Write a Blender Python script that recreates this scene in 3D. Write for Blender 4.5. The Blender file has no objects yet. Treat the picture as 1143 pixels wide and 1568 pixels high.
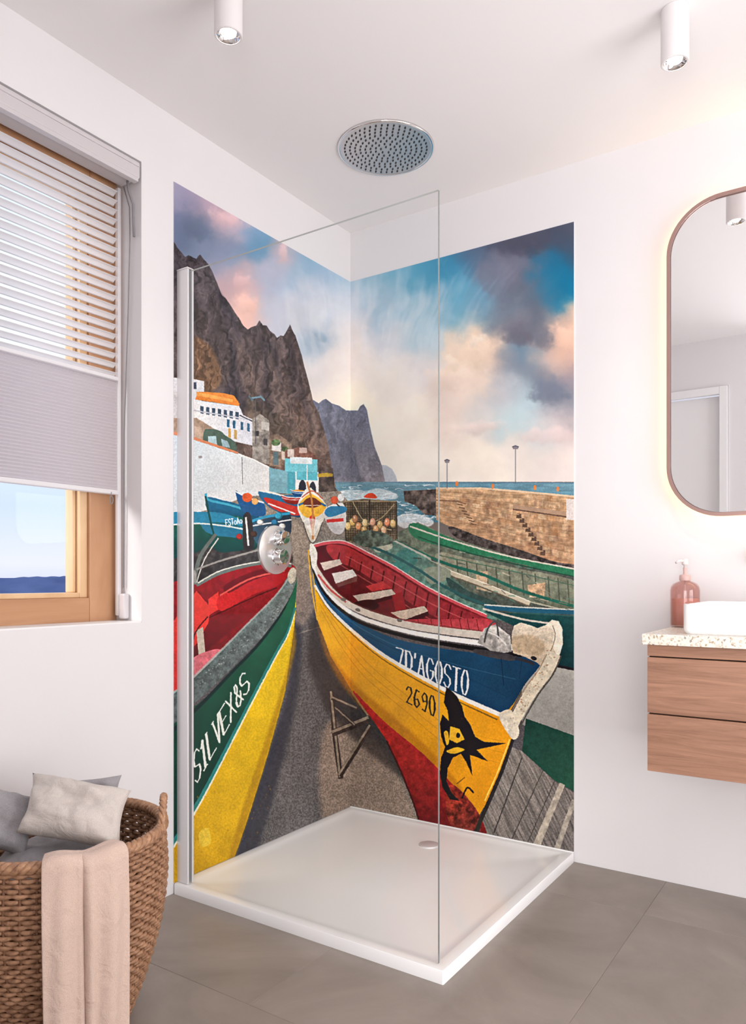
import bpy, bmesh, math, random
import numpy as np
from mathutils import Vector, Matrix
random.seed(4)
scene = bpy.context.scene
scene.view_settings.view_transform = 'Standard'
scene.view_settings.look = 'None'

# ------------------------------------------------------------------ camera
YAW = math.radians(33.7)
Vx, Vy = -math.sin(YAW), math.cos(YAW)
Rx, Ry = math.cos(YAW), math.sin(YAW)
CAM = (1.908, -2.682, 1.028)
cd = bpy.data.cameras.new("camera"); cam = bpy.data.objects.new("camera", cd)
scene.collection.objects.link(cam); scene.camera = cam
cam.location = CAM
cam.rotation_euler = (math.pi/2, 0, YAW)
cd.sensor_fit = 'HORIZONTAL'; cd.sensor_width = 36; cd.lens = 36*1151/1143.0
cd.shift_y = 103/1143.0
cd.clip_start = 0.05

CEIL = 2.542
TRAY_H = 0.035
MUR_TOP = 2.328

# ------------------------------------------------------------------ helpers
def link(o, parent=None):
    scene.collection.objects.link(o)
    if parent: o.parent = parent
    return o
def empty(name):
    e = bpy.data.objects.new(name, None); e.empty_display_size = 0.05
    return link(e)
def mesh_obj(name, verts, faces, mat=None, parent=None, smooth=False):
    me = bpy.data.meshes.new(name); me.from_pydata([tuple(v) for v in verts], [], faces); me.update()
    o = bpy.data.objects.new(name, me); link(o, parent)
    if mat: me.materials.append(mat)
    if smooth: me.polygons.foreach_set('use_smooth', [True]*len(me.polygons))
    return o
def boxes(name, lst, mat, parent=None, bevel=0, seg=2):
    vs, fs = [], []
    for lo, hi in lst:
        b = len(vs)
        x0,y0,z0 = lo; x1,y1,z1 = hi
        vs += [(x0,y0,z0),(x1,y0,z0),(x1,y1,z0),(x0,y1,z0),(x0,y0,z1),(x1,y0,z1),(x1,y1,z1),(x0,y1,z1)]
        fs += [tuple(b+i for i in f) for f in [(3,2,1,0),(4,5,6,7),(0,1,5,4),(1,2,6,5),(2,3,7,6),(3,0,4,7)]]
    o = mesh_obj(name, vs, fs, mat, parent)
    if bevel:
        m = o.modifiers.new('bevel','BEVEL'); m.width = bevel; m.segments = seg; m.limit_method='ANGLE'
    return o
def box(name, lo, hi, mat, parent=None, bevel=0, seg=2):
    return boxes(name, [(lo,hi)], mat, parent, bevel, seg)
def lathe_geo(prof, seg=48, c=(0,0,0)):
    vs, fs = [], []
    for r,z in prof:
        for i in range(seg):
            a = 2*math.pi*i/seg
            vs.append((c[0]+r*math.cos(a), c[1]+r*math.sin(a), c[2]+z))
    for j in range(len(prof)-1):
        for i in range(seg):
            k=(i+1)%seg
            fs.append((j*seg+i, j*seg+k, (j+1)*seg+k, (j+1)*seg+i))
    return vs, fs
def lathe(name, prof, mat, parent=None, seg=48, c=(0,0,0), smooth=True):
    vs, fs = lathe_geo(prof, seg, c)
    o = mesh_obj(name, vs, fs, mat, parent, smooth)
    return o
def lathe_x(name, prof, mat, parent, c, seg=48):
    """lathe about the world X axis: prof=(r, x)"""
    vs,fs=lathe_geo(prof,seg)
    vs=[(c[0]+z,c[1]+x,c[2]+y) for x,y,z in vs]
    o=mesh_obj(name,vs,fs,mat,parent,True)
    m=o.modifiers.new('es','EDGE_SPLIT'); m.split_angle=math.radians(35)
    return o
def tube_geo(pts, r, seg=8, closed=False, cap=True):
    vs, fs = [], []
    n = len(pts); P=[Vector(p) for p in pts]
    up = Vector((0.13,0.21,0.97)).normalized()
    for i,p in enumerate(P):
        if closed: t = P[(i+1)%n]-P[i-1]
        else: t = P[min(i+1,n-1)]-P[max(i-1,0)]
        t.normalize()
        a = t.cross(up)
        if a.length < 0.05: a = t.cross(Vector((1,0,0)))
        a.normalize(); b = t.cross(a)
        rr = r[i] if isinstance(r,(list,tuple)) else r
        for k in range(seg):
            an = 2*math.pi*k/seg
            vs.append(p + a*(rr*math.cos(an)) + b*(rr*math.sin(an)))
    m = n if closed else n-1
    for i in range(m):
        j=(i+1)%n
        for k in range(seg):
            l=(k+1)%seg
            fs.append((i*seg+k, i*seg+l, j*seg+l, j*seg+k))
    if not closed and cap:
        fs.append(tuple(range(seg))[::-1]); fs.append(tuple((n-1)*seg+k for k in range(seg)))
    return vs, fs
def merge(geos):
    V,F=[],[]
    for vs,fs in geos:
        b=len(V); V+=list(vs); F+=[tuple(b+i for i in f) for f in fs]
    return V,F
def tube(name, pts, r, mat, parent=None, seg=8, closed=False):
    vs,fs = tube_geo(pts,r,seg,closed); return mesh_obj(name,vs,fs,mat,parent,True)

def s2l(c):
    c=[x/255.0 for x in c]
    return tuple([x/12.92 if x<=0.04045 else ((x+0.055)/1.055)**2.4 for x in c])+(1,)
def new_mat(name):
    m = bpy.data.materials.new(name); m.use_nodes=True
    nt=m.node_tree; b=nt.nodes['Principled BSDF']; return m,nt,b
def mat(name, col, rough=0.5, metal=0, noise=None, bump=None, coat=0, trans=0, ior=1.45, emis=None, spec=0.5):
    """noise=(scale(3), col2, detail) ; bump=(scale, strength)"""
    m,nt,b = new_mat(name); N=nt.nodes; L=nt.links
    b.inputs['Base Color'].default_value = s2l(col)
    b.inputs['Roughness'].default_value = rough
    b.inputs['Metallic'].default_value = metal
    b.inputs['IOR'].default_value = ior
    b.inputs['Specular IOR Level'].default_value = spec
    b.inputs['Coat Weight'].default_value = coat
    b.inputs['Transmission Weight'].default_value = trans
    if emis:
        b.inputs['Emission Color'].default_value = s2l(emis[0]); b.inputs['Emission Strength'].default_value = emis[1]
    if noise or bump:
        tc = N.new('ShaderNodeTexCoord')
    if noise:
        mp = N.new('ShaderNodeMapping'); mp.inputs['Scale'].default_value = noise[0]
        L.new(tc.outputs['Object'], mp.inputs['Vector'])
        nz = N.new('ShaderNodeTexNoise'); nz.inputs['Scale'].default_value=1; nz.inputs['Detail'].default_value=noise[2]
        nz.inputs['Distortion'].default_value = noise[3] if len(noise)>3 else 0
        L.new(mp.outputs[0], nz.inputs['Vector'])
        r = N.new('ShaderNodeValToRGB'); r.color_ramp.elements[0].position=.32; r.color_ramp.elements[1].position=.68
        r.color_ramp.elements[0].color=s2l(noise[1]); r.color_ramp.elements[1].color=s2l(col)
        L.new(nz.outputs['Fac'], r.inputs[0]); L.new(r.outputs[0], b.inputs['Base Color'])
    if bump:
        n2=N.new('ShaderNodeTexNoise'); n2.inputs['Scale'].default_value=bump[0]; n2.inputs['Detail'].default_value=6
        L.new(tc.outputs['Object'], n2.inputs['Vector'])
        bp=N.new('ShaderNodeBump'); bp.inputs['Strength'].default_value=bump[1]; bp.inputs['Distance'].default_value=.01
        L.new(n2.outputs['Fac'], bp.inputs['Height']); L.new(bp.outputs[0], b.inputs['Normal'])
    return m

M_wall = mat('plaster_wall',(232,229,230),0.85,bump=(60,0.03),noise=((2,2,2),(230,227,228),3))
M_ceil = mat('plaster_ceiling',(238,235,235),0.9,bump=(60,0.03))
M_white = mat('white_lacquer',(242,241,241),0.35)
M_tray = mat('white_acrylic',(252,252,252),0.22,coat=0.3)
M_ceramic = mat('white_ceramic',(250,249,249),0.12,coat=0.5)
M_chrome = mat('polished_chrome',(225,223,223),0.08,metal=1)
M_satin = mat('satin_chrome',(206,203,202),0.33,metal=1)
M_alu = mat('satin_aluminium',(230,228,230),0.35,metal=0.3)
M_woodwin = mat('window_wood',(206,158,120),0.45,noise=((6,6,1.2),(176,126,90),6,1.5))
M_woodwin_h = mat('window_wood_rail',(206,158,120),0.45,noise=((6,1.2,12),(176,126,90),6,1.5))
M_grout = mat('grout',(84,78,74),0.9)
M_dark = mat('shadow_gap',(40,34,30),0.8)
M_copper = mat('copper_frame',(170,138,130),0.3,metal=0.5)
M_rubber = mat('grey_cord',(140,138,140),0.6)

def glass_mat(name, tint=(255,255,255), base=0.008, edge=0.3, rough=0.0):
    m = bpy.data.materials.new(name); m.use_nodes=True; nt=m.node_tree; nt.nodes.clear()
    o=nt.nodes.new('ShaderNodeOutputMaterial'); mx=nt.nodes.new('ShaderNodeMixShader')
    t=nt.nodes.new('ShaderNodeBsdfTransparent'); g=nt.nodes.new('ShaderNodeBsdfGlossy')
    f=nt.nodes.new('ShaderNodeLayerWeight'); f.inputs['Blend'].default_value=.5
    t.inputs['Color'].default_value=s2l(tint); g.inputs['Roughness'].default_value=rough
    pw=nt.nodes.new('ShaderNodeMath'); pw.operation='POWER'; pw.inputs[1].default_value=5
    ml=nt.nodes.new('ShaderNodeMath'); ml.operation='MULTIPLY_ADD'; ml.inputs[1].default_value=edge; ml.inputs[2].default_value=base
    nt.links.new(f.outputs['Facing'],pw.inputs[0]); nt.links.new(pw.outputs[0],ml.inputs[0]); nt.links.new(ml.outputs[0],mx.inputs[0])
    nt.links.new(t.outputs[0],mx.inputs[1]); nt.links.new(g.outputs[0],mx.inputs[2])
    nt.links.new(mx.outputs[0],o.inputs[0]); return m
M_glass = glass_mat('clear_glass',(254,255,255))

# ------------------------------------------------------------------ room shell
WY0,WY1,WZ0,WZ1 = -2.30,-1.1275,0.893,2.334
T=0.26
boxes('wall_left',[((-T,-2.6,0),(0,WY0,CEIL)),((-T,WY1,0),(0,0.2,CEIL)),((-T,WY0,0),(0,WY1,WZ0)),((-T,WY0,WZ1),(0,WY1,CEIL))],M_wall)
box('wall_back',(0,0,0),(3.6,0.2,CEIL),M_wall)
boxes('wall_right',[((3.4,-4.0,0),(3.6,-2.4,CEIL)),((3.4,-0.6,0),(3.6,0,CEIL)),((3.4,-2.4,0),(3.6,-0.6,0.5)),((3.4,-2.4,2.3),(3.6,-0.6,CEIL))],M_wall)
boxes('wall_rear',[((1.2,-4.2,0),(1.5,-4.0,CEIL)),((3.3,-4.2,0),(3.6,-4.0,CEIL)),((1.5,-4.2,0),(3.3,-4.0,0.4)),((1.5,-4.2,2.35),(3.3,-4.0,CEIL))],M_wall)
boxes('wall_front',[((0,-2.68,0),(0.35,-2.53,CEIL)),((0.35,-2.68,2.24),(1.15,-2.53,CEIL)),((1.15,-2.68,0),(1.4,-2.53,CEIL))],M_wall)
box('wall_side',(1.2,-4.0,0),(1.4,-2.68,CEIL),M_wall)
box('ceiling',(-T,-4.2,CEIL),(3.6,0.2,CEIL+0.15),M_ceil)
d=empty('door_1')
boxes('frame',[((0.352,-2.55,0),(0.40,-2.515,2.238)),((1.10,-2.55,0),(1.148,-2.515,2.238)),((0.40,-2.55,2.19),(1.10,-2.515,2.238))],M_white,d,0.003)
box('leaf',(0.405,-2.60,0.006),(1.095,-2.56,2.185),M_white,d,0.002)
tube('handle',[(0.47,-2.56,1.03),(0.47,-2.52,1.03),(0.60,-2.52,1.03)],0.008,M_alu,d)
def fill_window(name, axis, pos, a0,a1,z0,z1):  # frame for an unseen window, added so fill light can enter
    e=empty(name); w=0.06
    def B(n,u0,u1,q0,q1,th,m):
        if axis=='x': return box(n,(pos,u0,q0),(pos+th,u1,q1),m,e)
        return box(n,(u0,pos-th,q0),(u1,pos,q1),m,e)
    B('jamb_1',a0,a0+w,z0,z1,.06,M_woodwin);B('jamb_2',a1-w,a1,z0,z1,.06,M_woodwin)
    B('rail_1',a0+w,a1-w,z0,z0+w,.06,M_woodwin);B('rail_2',a0+w,a1-w,z1-w,z1,.06,M_woodwin)
    mid=(a0+a1)/2;B('mullion',mid-.03,mid+.03,z0+w,z1-w,.06,M_woodwin)
fill_window('fill_window_2','x',3.48,-2.4,-0.6,0.5,2.3)  # added opening in the right wall, out of view, for fill light
fill_window('fill_window_3','y',-4.08,1.5,3.3,0.4,2.35)  # added opening behind the camera, out of view, for fill light

# floor : large-format tiles
m_tile,nt,b = new_mat('stone_tile'); N=nt.nodes; L=nt.links
tc=N.new('ShaderNodeTexCoord'); at=N.new('ShaderNodeAttribute'); at.attribute_name='tone'
n1=N.new('ShaderNodeTexNoise'); n1.inputs['Scale'].default_value=2.6; n1.inputs['Detail'].default_value=9; n1.inputs['Roughness'].default_value=.62
n1.inputs['Distortion'].default_value=0.6
ad=N.new('ShaderNodeVectorMath'); ad.operation='ADD'
L.new(tc.outputs['Object'],ad.inputs[0]); L.new(at.outputs['Color'],ad.inputs[1]); 
L.new(ad.outputs[0],n1.inputs['Vector'])
rp=N.new('ShaderNodeValToRGB'); rp.color_ramp.elements[0].position=.3; rp.color_ramp.elements[0].color=s2l((132,122,114)); rp.color_ramp.elements[1].position=.72; rp.color_ramp.elements[1].color=s2l((162,151,142))
L.new(n1.outputs['Fac'],rp.inputs[0]); L.new(rp.outputs[0],b.inputs['Base Color'])
b.inputs['Roughness'].default_value=.45
bp=N.new('ShaderNodeBump'); bp.inputs['Strength'].default_value=.06; bp.inputs['Distance'].default_value=.01
L.new(n1.outputs['Fac'],bp.inputs['Height']); L.new(bp.outputs[0],b.inputs['Normal'])
tiles=[]
ybands=[(0,-0.30),(-0.30,-1.337),(-1.337,-2.374),(-2.374,-3.411),(-3.411,-4.0)]
for k,(ya,yb) in enumerate(ybands):
    xs = [0,0.65,1.32,1.99,2.66,3.4] if k in(0,1) else ([0,0.315,0.985,1.655,2.325,3.4] if k%2==0 else [0,.65,1.32,1.99,2.66,3.4])
    for i in range(len(xs)-1): tiles.append((xs[i],xs[i+1],ya,yb))
vs=[(-T,-4.2,-0.1),(3.6,-4.2,-0.1),(3.6,0.2,-0.1),(-T,0.2,-0.1),(-T,-4.2,-0.0015),(3.6,-4.2,-0.0015),(3.6,0.2,-0.0015),(-T,0.2,-0.0015)]
fs=[(3,2,1,0),(4,5,6,7),(0,1,5,4),(1,2,6,5),(2,3,7,6),(3,0,4,7)]; tone=[(0,0,0)]*8; mi=[1]*6
g=0.0012
for (a,c,ya,yb) in tiles:
    bb=len(vs); t=(random.random()*8,random.random()*8,random.random()*8)
    vs+=[(a+g,yb+g,0),(c-g,yb+g,0),(c-g,ya-g,0),(a+g,ya-g,0),(a,yb,-0.0015),(c,yb,-.0015),(c,ya,-.0015),(a,ya,-.0015)]
    tone+=[t]*8
    fs+=[(bb,bb+1,bb+2,bb+3),(bb+4,bb+5,bb+1,bb),(bb+5,bb+6,bb+2,bb+1),(bb+6,bb+7,bb+3,bb+2),(bb+7,bb+4,bb,bb+3)]; mi+=[0]*5
fl=mesh_obj('floor',vs,fs,m_tile); fl.data.materials.append(M_grout)
fl.data.polygons.foreach_set('material_index',mi)
ca=fl.data.attributes.new('tone','FLOAT_VECTOR','POINT'); ca.data.foreach_set('vector',[q for t in tone for q in t])

# ------------------------------------------------------------------ MURAL PRINT (a flat printed wall panel; the print is drawn
# from digitised outline points, then perspective-rectified to metric wall coordinates)
S=1.8; X0,Y0=258.0,268.0; CW,CH=int(630*S),int(1096*S)
can=np.zeros((CH,CW,3),np.float32)
yy,xx=np.mgrid[0:CH,0:CW].astype(np.float32)
PX=(xx+.5)/S+X0; PY=(yy+.5)/S+Y0
rng=np.random.RandomState(7)
TAB=rng.rand(256,256).astype(np.float32)
def vn(x,y,s=0):
    x=x+s*17.3; y=y+s*9.7
    xi=np.floor(x).astype(np.int32); yi=np.floor(y).astype(np.int32)
    fx=x-xi; fy=y-yi; fx=fx*fx*(3-2*fx); fy=fy*fy*(3-2*fy)
    a=TAB[yi&255,xi&255]; b_=TAB[yi&255,(xi+1)&255]; c=TAB[(yi+1)&255,xi&255]; d_=TAB[(yi+1)&255,(xi+1)&255]
    return (a*(1-fx)+b_*fx)*(1-fy)+(c*(1-fx)+d_*fx)*fy
def fbm(x,y,o=4,s=0,g_=.5):
    r=0;a=1;t=0
    for i in range(o):
        r=r+a*vn(x,y,s+i*3.1);t+=a;a*=g_
        x,y=(x*.8-y*.6)*2.03,(x*.6+y*.8)*2.03
    return r/t
NF={'f':fbm(PX/1.6,PY/1.6,2,1),'m':fbm(PX/6,PY/6,4,2,.6),'c':fbm(PX/35,PY/35,6,3),
    'v':fbm(PX/5+fbm(PX/14,PY/14,3,9)*5,PY/22+fbm(PX/9,PY/9,3,19)*2,5,4,.62),'h':vn(PX/22,PY/2.2,5)*.6+vn(PX/9,PY/1.1,8)*.4,
    'd':vn((PX-PY*.5)/2.4,(PX*.5+PY)/40,6)*.6+vn((PX-PY*.5)/1.1,(PX*.5+PY)/20,9)*.4}
for k in NF: 
    a=NF[k]; NF[k]=((a-a.mean())/a.std()).clip(-2.2,2.2)
def spl(p,closed,n=7):
    p=np.array(p,float); m=len(p)
    if m<3: return p
    out=[]
    rngi=range(m) if closed else range(m-1)
    for i in rngi:
        if closed: a,b_,c,d_=p[i-1],p[i],p[(i+1)%m],p[(i+2)%m]
        else: a,b_,c,d_=p[max(i-1,0)],p[i],p[i+1],p[min(i+2,m-1)]
        for t in np.arange(n)/n:
            out.append(.5*((2*b_)+(-a+c)*t+(2*a-5*b_+4*c-d_)*t*t+(-a+3*b_-3*c+d_)*t**3))
    if not closed: out.append(p[-1])
    return np.array(out)
def cover(p):
    q=np.array(p,float); q=np.stack([(q[:,0]-X0)*S,(q[:,1]-Y0)*S],1)
    x0=max(int(q[:,0].min())-1,0);x1=min(int(q[:,0].max())+2,CW);y0=max(int(q[:,1].min())-1,0);y1=min(int(q[:,1].max())+2,CH)
    if x1<=x0 or y1<=y0: return None
    A=q;B=np.roll(q,-1,0)
    X=np.arange(x0,x1,dtype=np.float32); m=np.zeros((y1-y0,x1-x0),np.float32); K=3
    for r in range(y0,y1):
        for k in range(K):
            ys=r+(k+.5)/K
            w=(A[:,1]<=ys)!=(B[:,1]<=ys)
            if not w.any(): continue
            a=A[w];b_=B[w]
            xs=np.sort(a[:,0]+(ys-a[:,1])*(b_[:,0]-a[:,0])/(b_[:,1]-a[:,1]))
            for i in range(0,len(xs)-1,2):
                m[r-y0]+=(np.clip(xs[i+1]-X,0,1)-np.clip(xs[i]-X,0,1))/K
    return x0,x1,y0,y1,m
def bblur(m,r,times=2):
    for ax in(0,1):
        for _ in range(times):
            c=np.cumsum(np.concatenate([np.zeros_like(np.take(m,[0],ax)),m],ax),ax,dtype=np.float64)
            n=m.shape[ax]; hi=np.minimum(np.arange(n)+r+1,n); lo=np.maximum(np.arange(n)-r,0)
            sh_=[1,1]; sh_[ax]=n
            m=((np.take(c,hi,ax)-np.take(c,lo,ax))/(hi-lo).reshape(sh_)).astype(np.float32)
    return m
NK=.5
def paint(cv,c,c2=None,g=None,n=0,nf='m',a=1,n2=0,nf2='f'):
    if cv is None: return
    x0,x1,y0,y1,m=cv
    col=np.array(c,np.float32)[None,None,:]
    px=PX[y0:y1,x0:x1];py=PY[y0:y1,x0:x1]
    if c2 is not None:
        ax,ay,bx,by=g; dx,dy=bx-ax,by-ay
        t=(((px-ax)*dx+(py-ay)*dy)/(dx*dx+dy*dy)).clip(0,1)[...,None]
        col=col*(1-t)+np.array(c2,np.float32)*t
    if n: col=col*(1+NK*n*NF[nf][y0:y1,x0:x1,None])
    if n2: col=col*(1+NK*n2*NF[nf2][y0:y1,x0:x1,None])
    m=(m*a)[...,None]
    can[y0:y1,x0:x1]=can[y0:y1,x0:x1]*(1-m)+col*m
def poly(p,c,c2=None,g=None,n=.06,nf='m',a=1,sm=True,soft=0,n2=0.04,nf2='f'):
    q=spl(p,True) if sm else np.array(p,float)
    if soft:
        cv=cover(q)
        if cv is None: return
        x0,x1,y0,y1,m=cv; k=int(soft*S)
        X_0,X_1,Y_0,Y_1=max(x0-2*k,0),min(x1+2*k,CW),max(y0-2*k,0),min(y1+2*k,CH)
        M=np.zeros((Y_1-Y_0,X_1-X_0),np.float32); M[y0-Y_0:y1-Y_0,x0-X_0:x1-X_0]=m
        cv=(X_0,X_1,Y_0,Y_1,bblur(M,max(k//2,1)))
    else: cv=cover(q)
    paint(cv,c,c2,g,n,nf,a,n2,nf2)
def line(p,w,c,w2=None,sm=True,a=1,n=.05,c2=None,g=None):
    q=spl(p,False) if sm else np.array(p,float)
    t=np.gradient(q,axis=0); t/=np.maximum(np.hypot(t[:,0],t[:,1]),1e-6)[:,None]
    nn=np.stack([-t[:,1],t[:,0]],1); W=np.linspace(w,w if w2 is None else w2,len(q))[:,None]/2
    paint(cover(np.concatenate([q+nn*W,(q-nn*W)[::-1]])),c,c2,g,n,'m',a)
def ell(x,y,rx,ry,c,ang=0,**k):
    t=np.linspace(0,2*np.pi,28,endpoint=False); ca,sa=math.cos(ang),math.sin(ang)
    poly(np.stack([x+rx*np.cos(t)*ca-ry*np.sin(t)*sa,y+rx*np.cos(t)*sa+ry*np.sin(t)*ca],1),c,sm=False,**k)
GL={'7':[[(0,0),(1,0),(.4,1)]],'D':[[(0.05,0),(0.05,1),(.6,1),(1,.75),(1,.25),(.6,0),(0.05,0)]],'A':[[(0,1),(.5,0),(1,1)],[(.2,.65),(.8,.65)]],
'G':[[(1,.2),(.7,0),(.3,0),(0,.3),(0,.7),(.3,1),(.7,1),(1,.8),(1,.55),(.6,.55)]],'O':[[(.3,0),(0,.3),(0,.7),(.3,1),(.7,1),(1,.7),(1,.3),(.7,0),(.3,0)]],
'S':[[(1,.15),(.7,0),(.3,0),(0,.2),(.1,.42),(.9,.58),(1,.8),(.7,1),(.3,1),(0,.85)]],'T':[[(0,0),(1,0)],[(.5,0),(.5,1)]],'I':[[(.5,0),(.5,1)],[(.2,0),(.8,0)],[(.2,1),(.8,1)]],'1':[[(.15,.2),(.5,0),(.5,1)],[(.2,1),(.8,1)]],
'L':[[(0,0),(0,1),(1,1)]],'V':[[(0,0),(.5,1),(1,0)]],'E':[[(1,0),(0,0),(0,1),(1,1)],[(0,.5),(.8,.5)]],'X':[[(0,0),(1,1)],[(1,0),(0,1)]],
'&':[[(1,1),(.25,.25),(.4,0),(.65,.0),(.75,.2),(.1,.65),(.1,.9),(.4,1),(.75,.85),(1,.5)]],'2':[[(0,.2),(.3,0),(.8,0),(1,.3),(0,1),(1,1)]],'6':[[(.9,.05),(.4,0),(0,.5),(.1,.9),(.5,1),(1,.75),(.7,.5),(.1,.6)]],
'9':[[(.1,.95),(.6,1),(1,.5),(.9,.1),(.5,0),(0,.25),(.3,.5),(.9,.4)]],'0':[[(.3,0),(0,.3),(0,.7),(.3,1),(.7,1),(1,.7),(1,.3),(.7,0),(.3,0)]],
"'":[[(.5,0),(.45,.22)]],'o':[[(.3,.4),(0,.6),(0,.8),(.3,1),(.7,1),(1,.8),(1,.6),(.7,.4),(.3,.4)]]}
def text(s,quad,w,c,gap=.28,serif=False):
    TL,TR,BR,BL=[np.array(q,float) for q in quad]
    adv=[.45 if ch=="'" else 1 for ch in s]; n=sum(adv); off=np.cumsum([0]+adv)
    def P(i,x,y):
        u=(off[i]+adv[i]*(gap/2+x*(1-gap)))/n
        return (TL*(1-u)+TR*u)*(1-y)+(BL*(1-u)+BR*u)*y
    for i,ch in enumerate(s):
        if ch not in GL: continue
        for st in GL[ch]:
            pts=[P(i,x,y) for x,y in st]
            for a,b_,(xa,ya),(xb,yb) in zip(pts[:-1],pts[1:],st[:-1],st[1:]):
                vert=abs(yb-ya)/(abs(yb-ya)+abs(xb-xa)+1e-6)
                line([a,b_],w*(.55+.75*vert) if serif else w,c,sm=False,n=0)
            for p in pts: ell(p[0],p[1],w*.42,w*.42,c,n=0,n2=0)
            if serif:
                for (x,y) in (st[0],st[-1]):
                    if y in (0,1) and ch in '7AITLVD': line([P(i,x-.22,y),P(i,x+.22,y)],w*.5,c,sm=False,n=0)

# --- sky
C=[(268,290,158,155,182),(300,300,162,152,176),(325,312,195,168,180),(355,335,232,192,196),(380,345,150,168,198),(275,345,108,120,150),(300,350,98,112,138),(310,380,118,134,158),(335,368,128,140,166),
(345,405,150,154,178),(380,390,110,152,186),(400,370,92,155,192),(430,385,222,188,192),(375,430,228,184,182),(378,468,248,200,186),(350,440,200,170,174),(410,430,178,182,202),(425,470,196,200,214),(440,420,172,194,216),
(460,400,130,176,206),(460,450,206,212,226),(480,430,186,202,222),(505,420,160,192,218),(500,470,216,222,232),(490,518,148,174,196),(470,492,205,208,216),(520,510,238,230,228),(530,460,222,226,236),(510,560,236,228,226),
(540,550,242,232,226),(485,580,222,216,216),(520,600,250,240,228),(545,620,252,242,225),(600,680,253,244,230),(640,640,252,241,228),(545,440,172,202,220),(570,430,150,192,212),(600,415,122,180,205),(640,410,84,160,192),
(590,470,182,206,222),(620,460,160,198,216),(600,520,218,221,228),(640,520,186,210,222),(640,570,236,228,226),(600,580,246,238,230),(680,400,66,146,184),(690,440,104,172,202),(720,385,84,120,152),(700,480,122,178,202),
(660,480,150,194,214),(740,370,90,104,128),(780,360,84,88,106),(830,350,74,78,94),(870,355,80,84,102),(790,400,120,120,140),(760,420,122,130,150),(800,440,108,112,128),(742,460,114,162,190),(850,415,34,112,150),(870,440,20,122,162),
(835,450,60,128,162),(870,385,72,90,114),(820,480,104,112,128),(790,500,126,122,134),(835,510,116,120,134),(770,480,128,146,162),(730,515,255,228,202),(700,540,252,228,204),(750,540,252,218,192),(735,575,250,228,210),(700,590,242,222,206),
(685,620,236,218,208),(780,560,142,148,162),(800,540,112,152,178),(765,600,198,200,206),(870,500,246,208,182),(862,530,244,196,172),(838,548,238,204,186),(872,570,164,152,160),(830,580,122,134,152),(850,610,126,134,150),(872,625,150,150,160),
(800,610,186,208,216),(780,640,200,222,226),(740,640,226,222,218),(700,660,246,230,218),(862,655,226,210,208),(830,660,216,218,218),(800,690,240,230,220),(870,700,238,224,216),(730,700,250,240,224),(660,700,253,244,232),(620,720,252,244,232),
(480,640,245,234,222),(300,500,120,130,150),(850,740,235,224,218),(700,740,248,238,226)]
H=int((760-Y0)*S)
px=PX[:H];py=PY[:H]
wx=px+(fbm(px/34,py/34,6,11,.52)-.5)*40; wy=py+(fbm(px/34,py/34,6,23,.52)-.5)*40
acc=np.zeros((H,CW,3),np.float32); ws=np.full((H,CW),1e-6,np.float32)
for (cx_,cy_,r,g_,b_) in C:
    w=np.exp(-((wx-cx_)**2+(wy-cy_)**2)/(2*17.5**2)); ws+=w; acc+=w[...,None]*np.array((r,g_,b_),np.float32)
can[:H]=acc/ws[...,None]
def cloud(x,y,rx,ry,c,a=.8,sc=16,seed=0,ang=0):
    ca,sa=math.cos(ang),math.sin(ang); dx=px-x;dy=py-y
    u=(dx*ca+dy*sa)/rx; v=(-dx*sa+dy*ca)/ry
    d2=np.sqrt(u*u+v*v)+(fbm(px/sc,py/sc,6,seed,.52)-.5)*1.5
    m=(1-((d2-.30)/.75).clip(0,1)); m=m*m*(3-2*m)*a
    sh=(1-.10*v+.06*(fbm(px/sc*1.6,py/sc*1.6,4,seed+3)-.5))[...,None]
    can[:H]=can[:H]*(1-m[...,None])+np.array(c,np.float32)*sh.clip(.82,1.06)*m[...,None]
cloud(722,538,42,34,(255,230,206),.9,18,41); cloud(700,580,44,22,(246,224,208),.7,18,42)
cloud(735,520,20,14,(255,240,222),.8,11,61); cloud(690,556,18,12,(255,236,216),.7,11,62)
cloud(792,505,30,34,(118,114,128),.75,18,43,-.4); cloud(836,520,24,18,(116,120,134),.6,15,44)
cloud(866,520,26,32,(248,206,182),.8,17,45); cloud(842,598,44,22,(122,130,148),.75,18,46)
cloud(800,372,80,24,(82,84,102),.6,22,47,-.1); cloud(765,430,40,44,(122,124,142),.55,19,48,-.3)
cloud(378,466,24,20,(250,204,190),.8,14,49); cloud(372,430,20,12,(236,194,192),.6,12,50); cloud(432,388,10,16,(232,200,202),.8,10,51)
cloud(346,336,30,14,(234,198,200),.7,14,52,.3); cloud(300,352,30,18,(100,114,138),.6,16,53,.3); cloud(490,515,20,9,(140,168,190),.7,11,54,.5)
cloud(735,655,60,12,(240,222,214),.7,16,55,-.1); cloud(845,668,50,16,(236,214,210),.6,16,56)
# wispy cirrus fanning up from the horizon
ang=np.arctan2(px-540,860-py); rad=np.hypot(px-540,860-py)
wv=fbm(px/55,py/55,4,31)*2.4
def streak(fa,fr,s): return vn(ang*fa+wv,rad/fr+wv,s)*.5+vn(ang*fa*2.1+wv*1.5,rad/fr*1.6,s+3)*.3+vn(ang*fa*4.3+wv*2,rad/fr*2.4,s+7)*.2
st=streak(24,60,37); st=((st-.42)*2.6).clip(0,1)
for (cx_,cy_,rx,ry,cc,k) in ((600,480,110,75,(250,247,247),.5),(700,440,80,50,(190,206,222),.4),(470,500,60,90,(236,234,238),.4)):
    mask=np.exp(-((px-cx_)/rx)**2)*np.exp(-((py-cy_)/ry)**2)
    can[:H]+= (np.array(cc,np.float32)-can[:H])*(st*mask*k)[...,None]
can[:H]*= (1+.012*(NF['c'][:H]))[...,None]
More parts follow.
